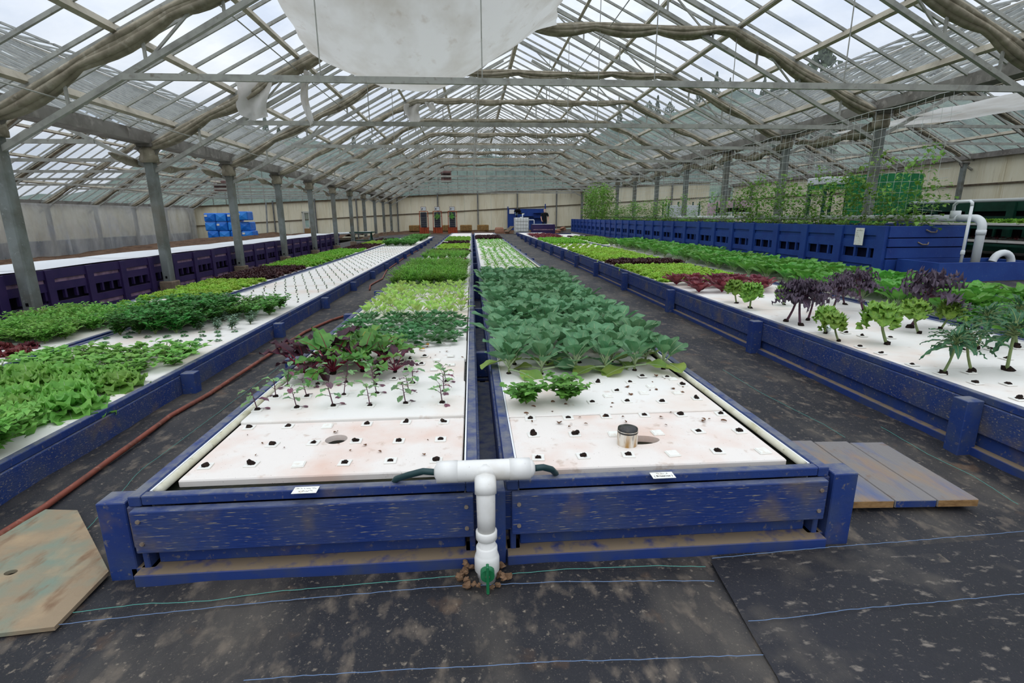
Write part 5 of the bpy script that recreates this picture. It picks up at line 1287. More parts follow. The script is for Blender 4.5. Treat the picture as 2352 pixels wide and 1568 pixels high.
# ---- fallen leaves and litter
FL = []
for k in range(4):
    mb = MB(); leaf(mb, (0, 0, .002), 0, .15, .035, .016+.006*k, droop=.4, cup=.3, wave=.003, nu=4, nv=2, rib=0, rg=random.Random(k)); FL.append(mb)
FLB = [b.mesh('fallen_leaf', DEBRIS) for b in FL]; FLY = [b.mesh('fallen_leaf', L_YELLOW) for b in FL]
rl = random.Random(4)
for k in range(46):
    x, y = rl.uniform(.25, 1.38), rl.uniform(2.45, 3.4)
    tag(put('fallen_leaf', FLB[k % 4], None, (x, y, RAFT_Z+.007), (0, 0, rl.random()*6.3), rl.uniform(.35, .95)), 'dry brown leaf scrap on the littered raft around the drain pipe and lemon balm', 'fallen leaf', 'leaf scraps by the lemon balm')
for k in range(12):
    x, y = rl.uniform(-1.2, -.12), rl.uniform(2.15, 2.65)
    tag(put('fallen_leaf', FLB[k % 4], None, (x, y, RAFT_Z+.001), (0, 0, rl.random()*6.3), rl.uniform(.25, .7)), 'tiny brown scrap on the front raft with the round hole', 'fallen leaf', 'scraps on the front raft')
for k in range(40):
    x, y = rl.uniform(-1.2, -.1), rl.uniform(4.2, 8.2)
    tag(put('fallen_leaf', FLY[k % 4], None, (x, y, RAFT_Z+.004+rl.uniform(0, .02)), (rl.uniform(-.4, .4), 0, rl.random()*6.3), rl.uniform(.9, 1.7)), 'yellowed leaf lying among the tatsoi and pak choi', 'fallen leaf', 'yellow leaves in the dill bed')
for k in range(26):
    x, y = rl.uniform(-.6, -.1), rl.uniform(3.95, 4.5)
    tag(put('fallen_leaf', FLB[k % 4], None, (x, y, RAFT_Z+.003), (0, 0, rl.random()*6.3), rl.uniform(.3, .8)), 'dark dried scrap on the bare raft behind the chard', 'fallen leaf', 'scraps behind the chard')
# shiny glass ball on the kale raft
p = gp(1899, 763, RAFT_Z)
ball = MB().blob((0, 0, .035), .034, .034, .034, random.Random(1), 0, 0, 12, 18)
BALLM = solid('silver_glass_ball', (205, 214, 214), .08, .6, .75)
tag(one('glass_ball', ball, BALLM, smooth=True, loc=(p.x, p.y, RAFT_Z)), 'small shiny silvery ball on the raft edge beside the curly kale', 'glass ball')

# ------------------------------------------------------------------ rolled shade screens on the trusses
def roof_line(x): return slope_z(EL, RG, x) if x < RG[0] else slope_z(ER, RG, x)
def roll(y, xs_, zf, r, label, group, name='rolled_screen', seed=0):
    P = [(x, y, zf(x)) for x in xs_]
    rr = random.Random(seed)
    ph = [rr.random()*6.28 for _ in range(12)]
    mb = MB(); step = abs(xs_[1]-xs_[0])
    sag = [abs(math.sin(math.pi*(x-xs_[0])/1.3)) for x in xs_]
    P = [(p[0], p[1], p[2]-.05*g_*r/.1) for p, g_ in zip(P, sag)]
    mb.tube(P, [r*(.55+.3*g_) for g_ in sag], 8, rf=lambda i, k: 1+.2*noise.noise(Vector((i*.35, k*.7, seed))))
    for q in range(7):          # gathered folds lying along the bundle
        a0 = q*.9+ph[q]*.3
        mb.tube([(p[0], p[1]+math.cos(a0+.25*math.sin(i*.23+ph[q]))*r*(.45+.3*g_), p[2]+math.sin(a0+.25*math.sin(i*.23+ph[q]))*r*(.45+.35*g_)) for i, (p, g_) in enumerate(zip(P, sag))], [r*(.30+.16*g_+.1*noise.noise(Vector((i*.3, q, seed)))) for i, g_ in enumerate(sag)], 6)
    return tag(one(name, mb, CLOTH_ROLL, smooth=True), label, 'shade screen', group)
CZ = 5.22
for i, y in enumerate(TY):
    if y < 7: continue
    xs_ = [-6.5+.16*k for k in range(int(15.5/.16)+1)]
    zf = lambda x: min(roof_line(x)-.27, CZ)-.06*(.5+.5*math.sin(x*2.1+y))*.6
    r = .115 if y < 13 else .095
    if y < 9: lab = 'thick roll of beige screen cloth under the nearest truss'
    elif y < 12: lab = 'roll of beige screen cloth behind the hanging white sheet'
    else: lab = 'roll of beige screen cloth along the %s truss from the front' % ORD[i-3]
    roll(y, xs_, zf, r, lab, 'rolled screens of the central bay', seed=i)
    if y > 11:
        roll(y, [-22+.35*k for k in range(int(15.3/.35))], lambda x: (slope_z(LL, LR, x) if x < LR[0] else slope_z(EL, LR, x))-.32, .09, 'roll of screen cloth under a truss of the soil bay', 'rolled screens of the soil bay', seed=i+40)
        roll(y, [9.4+.35*k for k in range(int(12.3/.35))], lambda x: (slope_z(ER, RRG, x) if x < RRG[0] else slope_z(RR, RRG, x))-.32, .09, 'roll of screen cloth under a truss beyond the vine net', 'rolled screens beyond the net', seed=i+80)
# hanging white sheet between the first two trusses
A = [Vector((-2.75, TY[3], 4.75)), Vector((1.72, TY[3], 5.25))]; B2 = [Vector((-2.95, TY[4], 4.68)), Vector((1.80, TY[4], 5.20))]
def cl(u, v):
    p = A[0].lerp(A[1], u).lerp(B2[0].lerp(B2[1], u), v)
    w = math.sin(math.pi*v)**.8
    e = max(0, 1-(abs(u-.45)/.55)**1.7)
    p = Vector(p); p.z -= w*(.10+1.24*e) - .025*noise.noise(Vector((u*9, v*3, 4)))*w*2
    p.x += (.5-u)*.5*w*.5 + .05*noise.noise(Vector((u*3, v*8, 1)))
    return p
tag(one('hanging_sheet', MB().grid(cl, 48, 36), SHEET, smooth=True), 'large dirty white sheet sagging from the roof over the middle beds', 'shade sheet')
# torn hanging pieces
def tatter(px_, y, top, ln, w, label, seed):
    rr = random.Random(seed)
    mb = MB().grid(lambda u, v: (px_+(u-.5)*w*(1-.35*v)+.05*math.sin(v*5+seed), y-.1+.06*math.sin(u*9+v*4+seed), top-v*ln*(1-.25*abs(u-.5))), 8, 8)
    tag(one('torn_cloth', mb, SHEET, smooth=True), label, 'torn cloth', 'torn screen cloth')
q = wp(583, 200, TY[4]); tatter(q.x, TY[4], q.z+.1, .75, .75, 'pale torn cloth bag hanging from the roll left of the white sheet', 1)
q = wp(703, 165, TY[4]); tatter(q.x, TY[4], q.z, 1.05, .16, 'long narrow torn strip hanging left of the white sheet', 2)
q = wp(948, 240, TY[6]); tatter(q.x, TY[6], q.z, .6, .55, 'small torn rag hanging at the bend of a roll beyond the white sheet', 3)
q = wp(990, 236, TY[6]); tatter(q.x, TY[6], q.z, .3, .3, 'second small torn rag hanging on the roll beyond the white sheet', 4)
# bunched cloth along the right hand gutter and a pale awning
for k in range(6):
    y0 = TY[4]+SP*k
    mb = MB(); P = [(ER[0]+.15+.06*math.sin(t*.9+k), y0+.2+t*.28, ER[1]-.38-.16*math.sin(t/11*3.14)+.03*math.sin(t*2.1)) for t in range(12)]
    mb.tube(P, [.03]+[.10+.04*math.sin(t*1.3+k) for t in range(10)]+[.03], 9, rf=lambda i, k_: 1+.35*noise.noise(Vector((i*.9, k_*1.3, k))))
    tag(one('bunched_cloth', mb, CLOTH_ROLL, smooth=True), 'bunched screen cloth tied along the gutter behind the vine net', 'shade screen', 'bunched cloth at the net side')
    if k < 5:
        P = [(EL[0]-.2-.06*math.sin(t*.9+k), y0-.8+t*.28, EL[1]-.42-.14*math.sin(t/11*3.14)) for t in range(12)]
        tag(one('bunched_cloth', MB().tube(P, [.02]+[.06+.03*math.sin(t*1.3+k) for t in range(10)]+[.02], 8, rf=lambda i, k_: 1+.3*noise.noise(Vector((i*.9, k_*1.3, k)))), CLOTH_ROLL, smooth=True), 'bunched screen cloth tied along the gutter above the purple tanks', 'shade screen', 'bunched cloth at the tank side')
mb = MB().grid(lambda u, v: (9.7+u*5.5, 9.6+v*4.4, 3.55+.75*u-.18*math.sin(v*3.14)*math.sin(u*3.14)+.05*noise.noise(Vector((u*6, v*6, 0)))), 24, 16)
tag(one('drawn_screen', mb, SHEET, smooth=True), 'drawn pale screen sagging under the roof at the upper corner beyond the net', 'shade sheet')

# ------------------------------------------------------------------ vine net and vines on the blue tank
nety0, nety1, netz0, netz1, NX = 8.7, 37.2, 1.35, 3.45, 8.1
mb = MB()
def nx_(y, z): return NX+.07*noise.noise(Vector((y*.6, z*.8, 2)))
z = netz0
while z <= netz1+.001:
    P = [(nx_(y_/2, z), y_/2, z+.025*math.sin(y_*1.9+z*7)) for y_ in range(int(nety0*2), int(nety1*2)+1)]
    mb.tube(P, .0035 if z < netz1-.1 else .006, 3, caps=False); z += .175
y = nety0
while y < nety1:
    mb.tube([(nx_(y, zz), y+.02*math.sin(zz*5+y), zz) for zz in (netz0, netz0+.5, netz0+1, netz0+1.5, netz1)], .0032, 3, caps=False); y += .19 if y < 24 else .3
tag(one('vine_net', mb, NETM), 'white plastic trellis net stretched above the blue tank', 'net')
VL = []
for k in range(6):
    rr = random.Random(k+300); mb = MB(); h = 1.0
    P = [Vector((.05*math.sin(t*.9+k), .10*math.sin(t*.7+k*2), h*t/10)) for t in range(11)]
    mb.tube(P, [.005-.0003*t for t in range(11)], 4, 1, False)
    for q in range(120):
        t = rr.uniform(0, 9.9) ; i = int(t); b = P[i].lerp(P[i+1], t-i)+Vector((rr.uniform(-.14, .14), rr.uniform(-.26, .26), rr.uniform(-.05, .05)))
        leaf(mb, b, rr.random()*6.28, rr.uniform(-.2, .6), rr.uniform(.06, .10), rr.uniform(.05, .08), droop=.6, cup=.2, nu=4, nv=2, rib=0, pet=.03, rg=rr, shape=.6)
    VL.append(mb.mesh('vine', [L_VINE, STEM_G], True))
def vine(y, h, s, label, group):
    o = put('bean_vine', VL[rnd.randrange(6)], None, (NX-.05+rnd.uniform(-.06, .06), y, bz+bh-.02), (0, 0, rnd.choice((0, 3.14))+rnd.uniform(-.3, .3)), (s, s, h)); tag(o, label, 'vine', group)
y = 8.7
rv = random.Random(8)
while y < 15.6:
    vine(y, rv.uniform(.85, 1.35) if y > 10.3 else rv.uniform(.6, 1.5), 1.0, 'climbing bean vine on the near half of the net above the blue tank', 'near vines'); y += .24
while y < 21:
    vine(y, rv.uniform(.35, 1.1), .8, 'sparse climbing vine on the middle of the net', 'middle vines'); y += .55
while y < 30:
    vine(y, rv.uniform(.5, 1.0), 1.1, 'low bushy vine on the net past the sparse middle', 'farther vines'); y += .38
while y < 36.9:
    vine(y, rv.uniform(1.7, 2.4), 1.5, 'tall bushy vine at the far end of the net', 'far tall vines'); y += .32
# low creeping growth along the top of the tank
for k in range(44):
    y = 9.2+k*.42
    o = put(K['strawb'][1], K['strawb'][0][k % 3], None, (BX+.3+rv.uniform(-.15, .6), y, bz+bh-.03), (0, 0, rv.random()*6), rv.uniform(.9, 1.4)); tag(o, 'low leafy runner plant along the top of the blue tank', 'plant', 'runner plants on the blue tank')

# ------------------------------------------------------------------ bay beyond the net
gt = empty('green_tank', (12.9, 9.5, .54)); tag(gt, 'long dark green slatted tank beyond the steel posts', 'tank')
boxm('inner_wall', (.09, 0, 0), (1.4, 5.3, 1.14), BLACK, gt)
for k in range(5):
    put('corner_batten', unit_box(.08, .18, 1.2, DGREEN), gt, (0, k*1.06+.09, .6))
    for za, zb in ((.98, 1.2), (.62, .86), (0, .3)): put('slat', unit_box(.05, .86, zb-za, DGREEN), gt, (.03, k*1.06+.62, (za+zb)/2))
    for q in (.25, .6): put('window_post', unit_box(.05, .05, .34, DGREEN), gt, (.03, k*1.06+.18+q, .46))
one('top_pipe', MB().tube([(.1, 0, 1.24), (.1, 5.3, 1.24)], .045, 8), PVC_CLEAN, gt, True)
def rack(x, y, w, d, levels, posts, label, m_=DGREEN, h=1.6):
    root = empty('plant_rack', (x, y, ground_z(x, y))); tag(root, label, 'rack')
    for px_ in posts:
        for yy in (0, d): boxm('upright', (px_-.03, yy-.03, 0), (px_+.03, yy+.03, h), m_, root)
    for z in levels: boxm('shelf', (0, 0, z), (w, d, z+.05), m_, root)
    return root
r1 = rack(11.1, 9.4, 1.3, 4.2, (.3, .66), (.04, 1.26), 'dark green two-level rack with white rafts beyond the end of the blue tank', DGREEN, .62)
for z, k in ((.37, 0), (.73, 1)):
    g0 = ground_z(11.1, 9.4)
    for j in range(3):
        o = put('foam_raft', cached('rk', lambda: raft_mesh(1.2, 1.25, FOAM)), None, (11.75, 10.1+j*1.3, g0+z+.05)); tag(o, 'white foam raft on the %s shelf of the green rack' % ('lower', 'upper')[k], 'foam raft', 'rafts on the green rack')
for i in range(4):
    for j in range(11):
        o = put('green_lettuce', K['bright'][0][(i+j) % 4], None, (11.3+i*.3, 9.6+j*.36, g0+.785), (0, 0, i+j), 1.25); tag(o, 'green lettuce on the upper shelf of the rack beyond the blue tank', 'lettuce', 'lettuces on the rack')
for i in range(4):
    for j in range(9):
        o = put('red_seedling', K['smallred'][0][(i+j) % 3], None, (11.3+i*.3, 9.6+j*.42, g0+.425), (0, 0, i+j), .8); tag(o, 'small red seedling on the lower shelf of the rack beyond the blue tank', 'seedling', 'seedlings on the rack')
# green tarpaulin enclosure
def tarp(u, v):
    # three sides of a box, with folds
    w, d, h = 1.55, 1.2, 2.1
    s = u*(w+2*d)
    if s < d: x, y = 0, d-s
    elif s < d+w: x, y = s-d, 0
    else: x, y = w, s-d-w
    f = .05*math.sin(s*14)*v
    return (12.2+x+(f if (s < d or s > d+w) else 0), 15.3+y+(f if d <= s <= d+w else 0), 2.66-v*h)
tag(one('tarpaulin_cover', MB().grid(tarp, 90, 8), GREENTARP, smooth=True), 'bright green tarpaulin with vertical folds behind the vines', 'tarpaulin')
fr_ = empty('white_topped_frame', (12.1, 17.4, ground_z(12, 17))); tag(fr_, 'green frame with a white top beside the green tarpaulin', 'frame')
for x, y in ((0, 0), (.8, 0), (0, .8), (.8, .8)): boxm('upright', (x-.04, y-.04, 0), (x+.04, y+.04, 1.95), DGREEN, fr_)
boxm('white_top', (-.1, -.1, 1.95), (.9, .9, 2.2), WHITEP, fr_, .03); boxm('green_rail', (-.06, -.06, 1.8), (.86, .86, 1.94), GREENTARP, fr_)
for x, z0, z1, lab in ((9.75, .45, 1.25, 'dark blue drum behind the vines'), (10.15, .45, 1.45, 'second, taller dark blue drum behind the vines')):
    tag(one('blue_drum', MB().lathe([(.16, 0), (.18, .02), (.18, (z1-z0)*.45), (.19, (z1-z0)*.5), (.18, (z1-z0)*.55), (.18, z1-z0-.02), (.16, z1-z0)], 18), solid('drum_blue', (30, 44, 96), .5, .4), smooth=True, loc=(x+.5, 12.2, z0)), lab, 'drum', 'blue drums')
# racks with white and pink panels farther back
gz = ground_z(12.5, 30)
r2 = rack(11.2, 29.5, 5.4, .9, (.75,), (.05, .95, 1.85, 2.9, 3.9, 5.3), 'long green bench frame with uprights, holding white and pink panels', DGREEN, 1.75)
for x0, x1, z0, z1, m_, lab in ((11.35, 13.25, .8, 1.5, WHITEP, 'large white panel leaning on the green bench frame'), (13.85, 14.15, .8, 1.62, PINK, 'narrow pink panel on the green bench frame'), (14.3, 16.4, 1.35, 1.75, PINK, 'wide pink box on top of the green bench frame'), (14.4, 16.2, 1.02, 1.1, WHITEP, 'upper white tray on the green bench frame'), (14.4, 16.2, .82, .9, WHITEP, 'lower white tray on the green bench frame')):
    tag(boxm('panel' if z1-z0 > .2 else 'tray', (x0, 29.7, gz+z0), (x1, 30.2, gz+z1), m_, None, .01), lab, 'panel' if z1-z0 > .2 else 'tray', 'panels on the bench frame')
tag(boxm('dark_crate', (14.3, 29.75, gz+1.1), (16.3, 30.2, gz+1.34), BLACK, None, .01), 'dark crate under the wide pink box', 'crate')
# ------------------------------------------------------------------ far end of the hall
# towers
for i, (x, lab, pl_) in enumerate(((-3.60, 'leftmost vertical growing tower with an orange frame, its felt bare', 0), (-2.58, 'middle vertical growing tower with a fern-like plant', 1), (-1.46, 'rightmost vertical growing tower, leaning toward the middle', 2))):
    g0 = ground_z(x, 40)+.02
    t = empty('growing_tower', (x, 40, g0), (-.03, 0, .04)[i]); tag(t, lab, 'growing tower', 'vertical growing towers')
    for s in (-1, 1): one('frame_post', MB().bar((s*.34, 0, 0), (s*.31, .03, 1.62), .05, .06), ORANGE_WOOD, t); one('inner_batten', MB().bar((s*.24, -.02, .4), (s*.23, 0, 1.55), .04, .04), TIMBER_BAR, t)
    for z in (.42, 1.6, 1.25): boxm('cross_rail', (-.33, -.02, z), (.33, .03, z+.045), ORANGE_WOOD, t)
    for k in range(8): boxm('felt_pocket', (-.21, -.06-.012*(k % 2), .46+k*.138), (.21, -.02, .46+k*.138+.132), TOWER_GREY, t)
    for k in range(4): boxm('base_slat', (-.34+k*.175, -.05, 0), (-.34+k*.175+.155, .0, .42), ORANGE_WOOD, t)
    boxm('base_back', (-.34, .18, 0), (.34, .22, .42), ORANGE_WOOD, t); boxm('base_top', (-.36, -.06, .41), (.36, .24, .44), ORANGE_WOOD, t)
    boxm('sign_frame', (-.20, 0, 1.66), (.20, .03, 1.96), solid('dark_red_frame', (96, 50, 44), .6), t)
    sg = boxm('sign_board', (-.175, -.006, 1.685), (.175, .0, 1.935), WHITEP, t)
    one('sign_mark', MB().blob((-.09, -.008, 1.83), .04, .003, .045, random.Random(i), 0, .5).blob((-.1, -.008, 1.76), .045, .003, .03, random.Random(i+5), 0, .4), INK, sg)
    for k in range(4): boxm('sign_line', (-.01, -.0085, 1.86-k*.035), (.14-.02*(k % 2), -.006, 1.87-k*.035), solid('grey_print', (150, 160, 166), .8), sg)
    if pl_: 
        o = put('trailing_fern', K['celery'][0][pl_], None, (x, 39.9, g0+1.2), (R(70), 0, 0), 1.6); tag(o, ('bushy green plant on the middle growing tower', 'bushy green plant on the rightmost growing tower')[pl_-1], 'plant')
# hay bales
for i, (x0, x1, lab) in enumerate(((-5.0, -3.95, 'straw bale left of the growing towers'), (-3.1, -2.9, ''), (-2.0, -1.85, ''), (-.95, .0, 'straw bale right of the growing towers'), (.42, 1.35, 'straw bale in front of the middle of the back wall'), (-2.35, -1.72, 'straw bale between the middle and right towers'))):
    if not lab: continue
    mb = MB(); rr = random.Random(i)
    b_ = empty('straw_bale', ((x0+x1)/2, 42.4, ground_z(0, 42)+.12)); tag(b_, lab, 'straw bale', 'straw bales')
    one('bale_body', MB().box((-(x1-x0)/2, -.24, 0), ((x1-x0)/2, .24, .48), 0, .05), STRAW, b_)
    for s in (-.25, .25): one('twine', MB().box((s*(x1-x0)-.008, -.246, -.004), (s*(x1-x0)+.008, .246, .486)), SEAM, b_)
# blue board with shelves
bb = empty('blue_board', (4.53, 43.35, .35)); tag(bb, 'blue painted board with dark shelves against the back wall', 'board')
for k in range(4): boxm('board_panel', (-1.55+k*.775, -.02, 0), (-1.555+(k+1)*.775, .02, 1.72), BLUE_TANK, bb)
for lo, hi in (((-.6, -.3, 1.12), (.55, -.02, 1.16)), ((.55, -.3, 1.38), (1.5, -.02, 1.42)), ((.55, -.3, 1.0), (1.5, -.02, 1.04))): boxm('shelf', lo, hi, BLUE_TANK, bb)
for s in (-1.56, 1.53): boxm('side_post', (s-.03, -.08, 0), (s+.05, .03, 2.1 if s > 0 else 1.9), BLUE_TANK, bb)
nn = boxm('notice', (3.08, 43.29, 1.68), (3.5, 43.31, 2.02), CARD); tag(nn, 'white notice on the blue board', 'notice')
tag(one('meter_box', MB().box((3.58, 43.2, 1.55), (3.78, 43.31, 1.95), 0, .02).box((3.62, 43.18, 1.72), (3.74, 43.2, 1.9), 1), [solid('meter_grey', (120, 146, 160), .5), BLACK]), 'grey blue meter box beside the notice on the blue board', 'box')
# IBC tank
gi = ground_z(3.5, 37)+.02
ib = empty('water_tote', (3.53, 37.5, gi)); tag(ib, 'white plastic water tote in a wire cage', 'water tote')
boxm('bottle', (-.47, -.55, .12), (.47, .55, 1.14), IBCW, ib, .06)
boxm('pallet', (-.5, -.6, 0), (.5, .6, .11), STEEL, ib)
for z in (.2, .42, .66, .9, 1.14):
    for yy in (-.58, .58): one('cage_bar', MB().bar((-.49, yy, z), (.49, yy, z), .018, .018), STEEL, ib)
for k in range(6):
    for yy in (-.585, .585): one('cage_bar', MB().bar((-.49+k*.196, yy, .1), (-.49+k*.196, yy, 1.15), .018, .018), STEEL, ib)
one('fill_cap', MB().lathe([(.1, 0), (.1, .04), (.06, .05)], 14, 0, (0, 0, 1.14)), IBCW, ib, True)
one('top_pipe', MB().tube([(.08, -.1, 1.15), (.08, -.1, 1.42)], .04, 8).tube([(.08, -.1, 1.36), (.2, -.1, 1.4)], .035, 8), PVC_CLEAN, ib, True)
one('outlet_pipe', MB().tube([(.47, -.2, .98), (.86, -.2, .98), (.9, -.2, .95), (.9, -.2, .72)], .03, 8), PVC_CLEAN, ib, True)
tag(one('pump_motor', MB().blob((3.3, 37.6, gi+1.62), .28, .14, .12, random.Random(3), 0, .5).tube([(3.2, 37.6, gi+1.15), (3.25, 37.6, gi+1.55)], .03, 6).tube([(3.3, 37.5, gi+1.45), (3.75, 37.5, gi+1.4)], .06, 8), BLACK, smooth=True), 'dark pump fittings on top of the white water tote', 'pump')
# purple trough and person
pt = empty('purple_trough', (5.05, 37.4, gi)); tag(pt, 'purple tank with a pale stripe beside the white water tote', 'tank')
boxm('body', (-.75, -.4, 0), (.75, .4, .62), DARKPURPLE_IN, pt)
for z0, z1, m_ in ((0, .24, PURPLE), (.26, .34, MAUVE), (.36, .66, PURPLE)): boxm('front_board', (-.77, -.44, z0), (.77, -.40, z1), m_, pt)
for s in (-1, 1): boxm('corner_batten', (s*.78-.06, -.46, 0), (s*.78+.06, -.38, .66), PURPLE, pt); boxm('end_board', (s*.77-.02, -.4, 0), (s*.77+.02, .42, .66), PURPLE, pt)
boxm('back_board', (-.77, .4, 0), (.77, .44, .66), PURPLE, pt)
boxm('white_rim', (-.7, -.38, .64), (.7, .38, .675), LINER, pt)
def skin_body():
    J = {'pel': (0, 0, .92, .14, .10), 'wai': (0, 0, 1.08, .145, .10), 'che': (0, -.03, 1.32, .17, .115), 'nec': (0, -.06, 1.50, .06, .06), 'hd0': (0, -.10, 1.58, .075, .08), 'hd1': (0, -.11, 1.67, .085, .095), 'hd2': (0, -.11, 1.74, .05, .06)}
    E = [('pel', 'wai'), ('wai', 'che'), ('che', 'nec'), ('nec', 'hd0'), ('hd0', 'hd1'), ('hd1', 'hd2')]
    for s, n in ((-1, 'l'), (1, 'r')):
        J.update({n+'sh': (s*.19, -.02, 1.43, .065, .065), n+'el': (s*.27, -.04, 1.15, .047, .047), n+'wr': (s*.23, -.20, .93, .03, .032), n+'pa': (s*.22, -.25, .89, .038, .02),
                  n+'hip': (s*.10, 0, .86, .085, .085), n+'kn': (s*.11, -.01, .48, .06, .06), n+'an': (s*.12, .02, .09, .042, .045), n+'to': (s*.13, -.13, .04, .038, .03)})
        E += [('che', n+'sh'), (n+'sh', n+'el'), (n+'el', n+'wr'), (n+'wr', n+'pa'), ('pel', n+'hip'), (n+'hip', n+'kn'), (n+'kn', n+'an'), (n+'an', n+'to')]
        for f, (dx, l) in enumerate(((-.03, .055), (-.01, .07), (.01, .072), (.03, .06))):
            a_, b_ = n+'f%da' % f, n+'f%db' % f
            J[a_] = (s*.22+dx, -.28, .875, .0095, .0095); J[b_] = (s*.22+dx, -.28-l*.6, .855, .008, .008)
            E += [(n+'pa', a_), (a_, b_)]
        J[n+'ta'] = (s*.22-s*.045, -.245, .875, .011, .011); J[n+'tb'] = (s*.22-s*.07, -.275, .862, .009, .009); E += [(n+'pa', n+'ta'), (n+'ta', n+'tb')]
    return J, E
J, E = skin_body(); idx = {k: i for i, k in enumerate(J)}
me = bpy.data.meshes.new('person'); me.from_pydata([v[:3] for v in J.values()], [(idx[a], idx[b]) for a, b in E], [])
po = bpy.data.objects.new('person', me); COL.objects.link(po)
md = po.modifiers.new('skin', 'SKIN')
for i, v in enumerate(J.values()): me.skin_vertices[0].data[i].radius = v[3:5]
me.skin_vertices[0].data[0].use_root = True
po.modifiers.new('sub', 'SUBSURF').levels = 2
dg = bpy.context.evaluated_depsgraph_get(); dg.update()
bme = bpy.data.meshes.new_from_object(po.evaluated_get(dg)); bpy.data.objects.remove(po)
bme.materials.clear(); bme.materials.append(SKIN); bme.materials.append(JEANS); bme.materials.append(BLACK)
for p_ in bme.polygons:
    p_.use_smooth = True
    c = p_.center; p_.material_index = 2 if c.z < .10 else (1 if c.z < .95 and abs(c.x) < .21 and c.y > -.16 else 0)
PX, PY = 5.30, 38.15
person = put('person', bme, None, (PX, PY, ground_z(PX, PY)+.02), (0, 0, 0)); tag(person, 'person in a black t-shirt with a pale beard bending over the purple tank', 'person')
# shirt follows the torso surface
sm_ = bme.copy(); bmx = bmesh.new(); bmx.from_mesh(sm_)
dele = [f for f in bmx.faces if not ((.86 < f.calc_center_median().z < 1.485) and not (abs(f.calc_center_median().x) > .225 and f.calc_center_median().z < 1.22) and not (f.calc_center_median().y < -.13) and not (abs(f.calc_center_median().x) > .19 and f.calc_center_median().z < 1.1))]
bmesh.ops.delete(bmx, geom=dele, context='FACES')
for v in bmx.verts: v.co += v.normal*.012
bmx.to_mesh(sm_); bmx.free(); sm_.materials.clear(); sm_.materials.append(BLACKCLOTH)
put('shirt', sm_, person)
one('beard', MB().blob((0, -.185, 1.575), .06, .03, .055, random.Random(2), 0, .3), GREYHAIR, person, True)
one('hair', MB().blob((0, -.085, 1.66), .088, .085, .07, random.Random(4), 0, .1, 8, 12), GREYHAIR, person, True)
one('nose', MB().blob((0, -.21, 1.645), .014, .02, .02, random.Random(4), 0, .1), SKIN, person, True)
for s in (-1, 1):
    one('ear', MB().blob((s*.088, -.11, 1.645), .012, .02, .03, random.Random(4), 0, .1), SKIN, person, True)
    one('eye', MB().blob((s*.032, -.197, 1.672), .01, .006, .006, random.Random(4), 0, .1), BLACK, person, True)
# rubble, stumps and boards near the back wall
for k in range(16):
    rr = random.Random(k+60); x = rr.uniform(6.7, 7.1) if k < 3 else rr.uniform(5.9, 6.9); y = rr.uniform(40, 42.6); s = rr.uniform(.12, .28)
    tag(one('rubble_block', MB().blob((0, 0, s*.3), s, s*.7, s*.55, rr, 0, .5, 4, 6), BRICKRED, loc=(x, y, ground_z(x, y)+.05)), 'lump of rubble piled between the purple tank and the blue tank', 'rubble', 'rubble by the back wall')
for i, (x, y, r_, h, lab) in enumerate(((2.05, 39.5, .35, .45, 'brown round bale of bark right of the middle straw bale'), (2.6, 38.5, .22, .25, 'low brown stump in front of the blue board'))):
    tag(one('stump', MB().lathe([(r_, 0), (r_*1.05, h*.3), (r_*.95, h*.8), (r_*.8, h)], 14), BRICKRED, loc=(x, y, ground_z(x, y))), lab, 'stump', 'stumps')
tag(one('leaning_board', MB().bar((2.5, 38.2, .35), (3.0, 39, .75), .35, .04), SEAM), 'dark board lying tilted in front of the blue board', 'board')
# blue wrapped bales in the soil bay
bw = 0
for r_ in range(3):
    cols = 4
    for c in range(cols):
        w, h = .75, .60
        x = -17.9+c*.755+(.1 if r_ == 0 else 0); y = 38.0-.25*(c == 3)*(r_ == 2); z = .0+r_*.6+(.1 if c == 3 and r_ == 2 else 0)
        o = empty('wrapped_bale', (x, y, z), rnd.uniform(-.03, .03))
        pos = ('bottom', 'middle', 'top')[r_]; cp = ('leftmost', 'second from left', 'third from left', 'rightmost')[c]
        tag(o, 'blue plastic wrapped bale, %s row, %s in the stack' % (pos, cp), 'wrapped bale', 'blue wrapped bales')
        one('wrapped_body', MB().box((-w/2+.01, -.5, 0), (w/2-.01, .5, h-.01), 0, .05), MASONRY_BLUEWRAP, o)
        mb = MB(); n0 = len(mb.v); mb.v += [(-w/2+.06, -.502, .06), (w/2-.06, -.502, .06), (w/2-.06, -.502, h-.07), (-w/2+.06, -.502, h-.07), (0, -.56, h/2)]
        for a_, b_ in ((0, 1), (2, 3)): mb.f.append((a_, b_, 4)); mb.m.append(0)
        for a_, b_ in ((1, 2), (3, 0)): mb.f.append((a_, b_, 4)); mb.m.append(0)
        one('end_fold', mb, WRAP_FOLD if (r_+c) % 2 else MASONRY_BLUEWRAP, o)
        if (r_, c) in ((2, 0), (2, 2), (1, 1), (2, 3), (0, 3)): one('paper_label', MB().box((-.3, -.555, h-.25), (-.12, -.55, h-.12)), CARD, o)
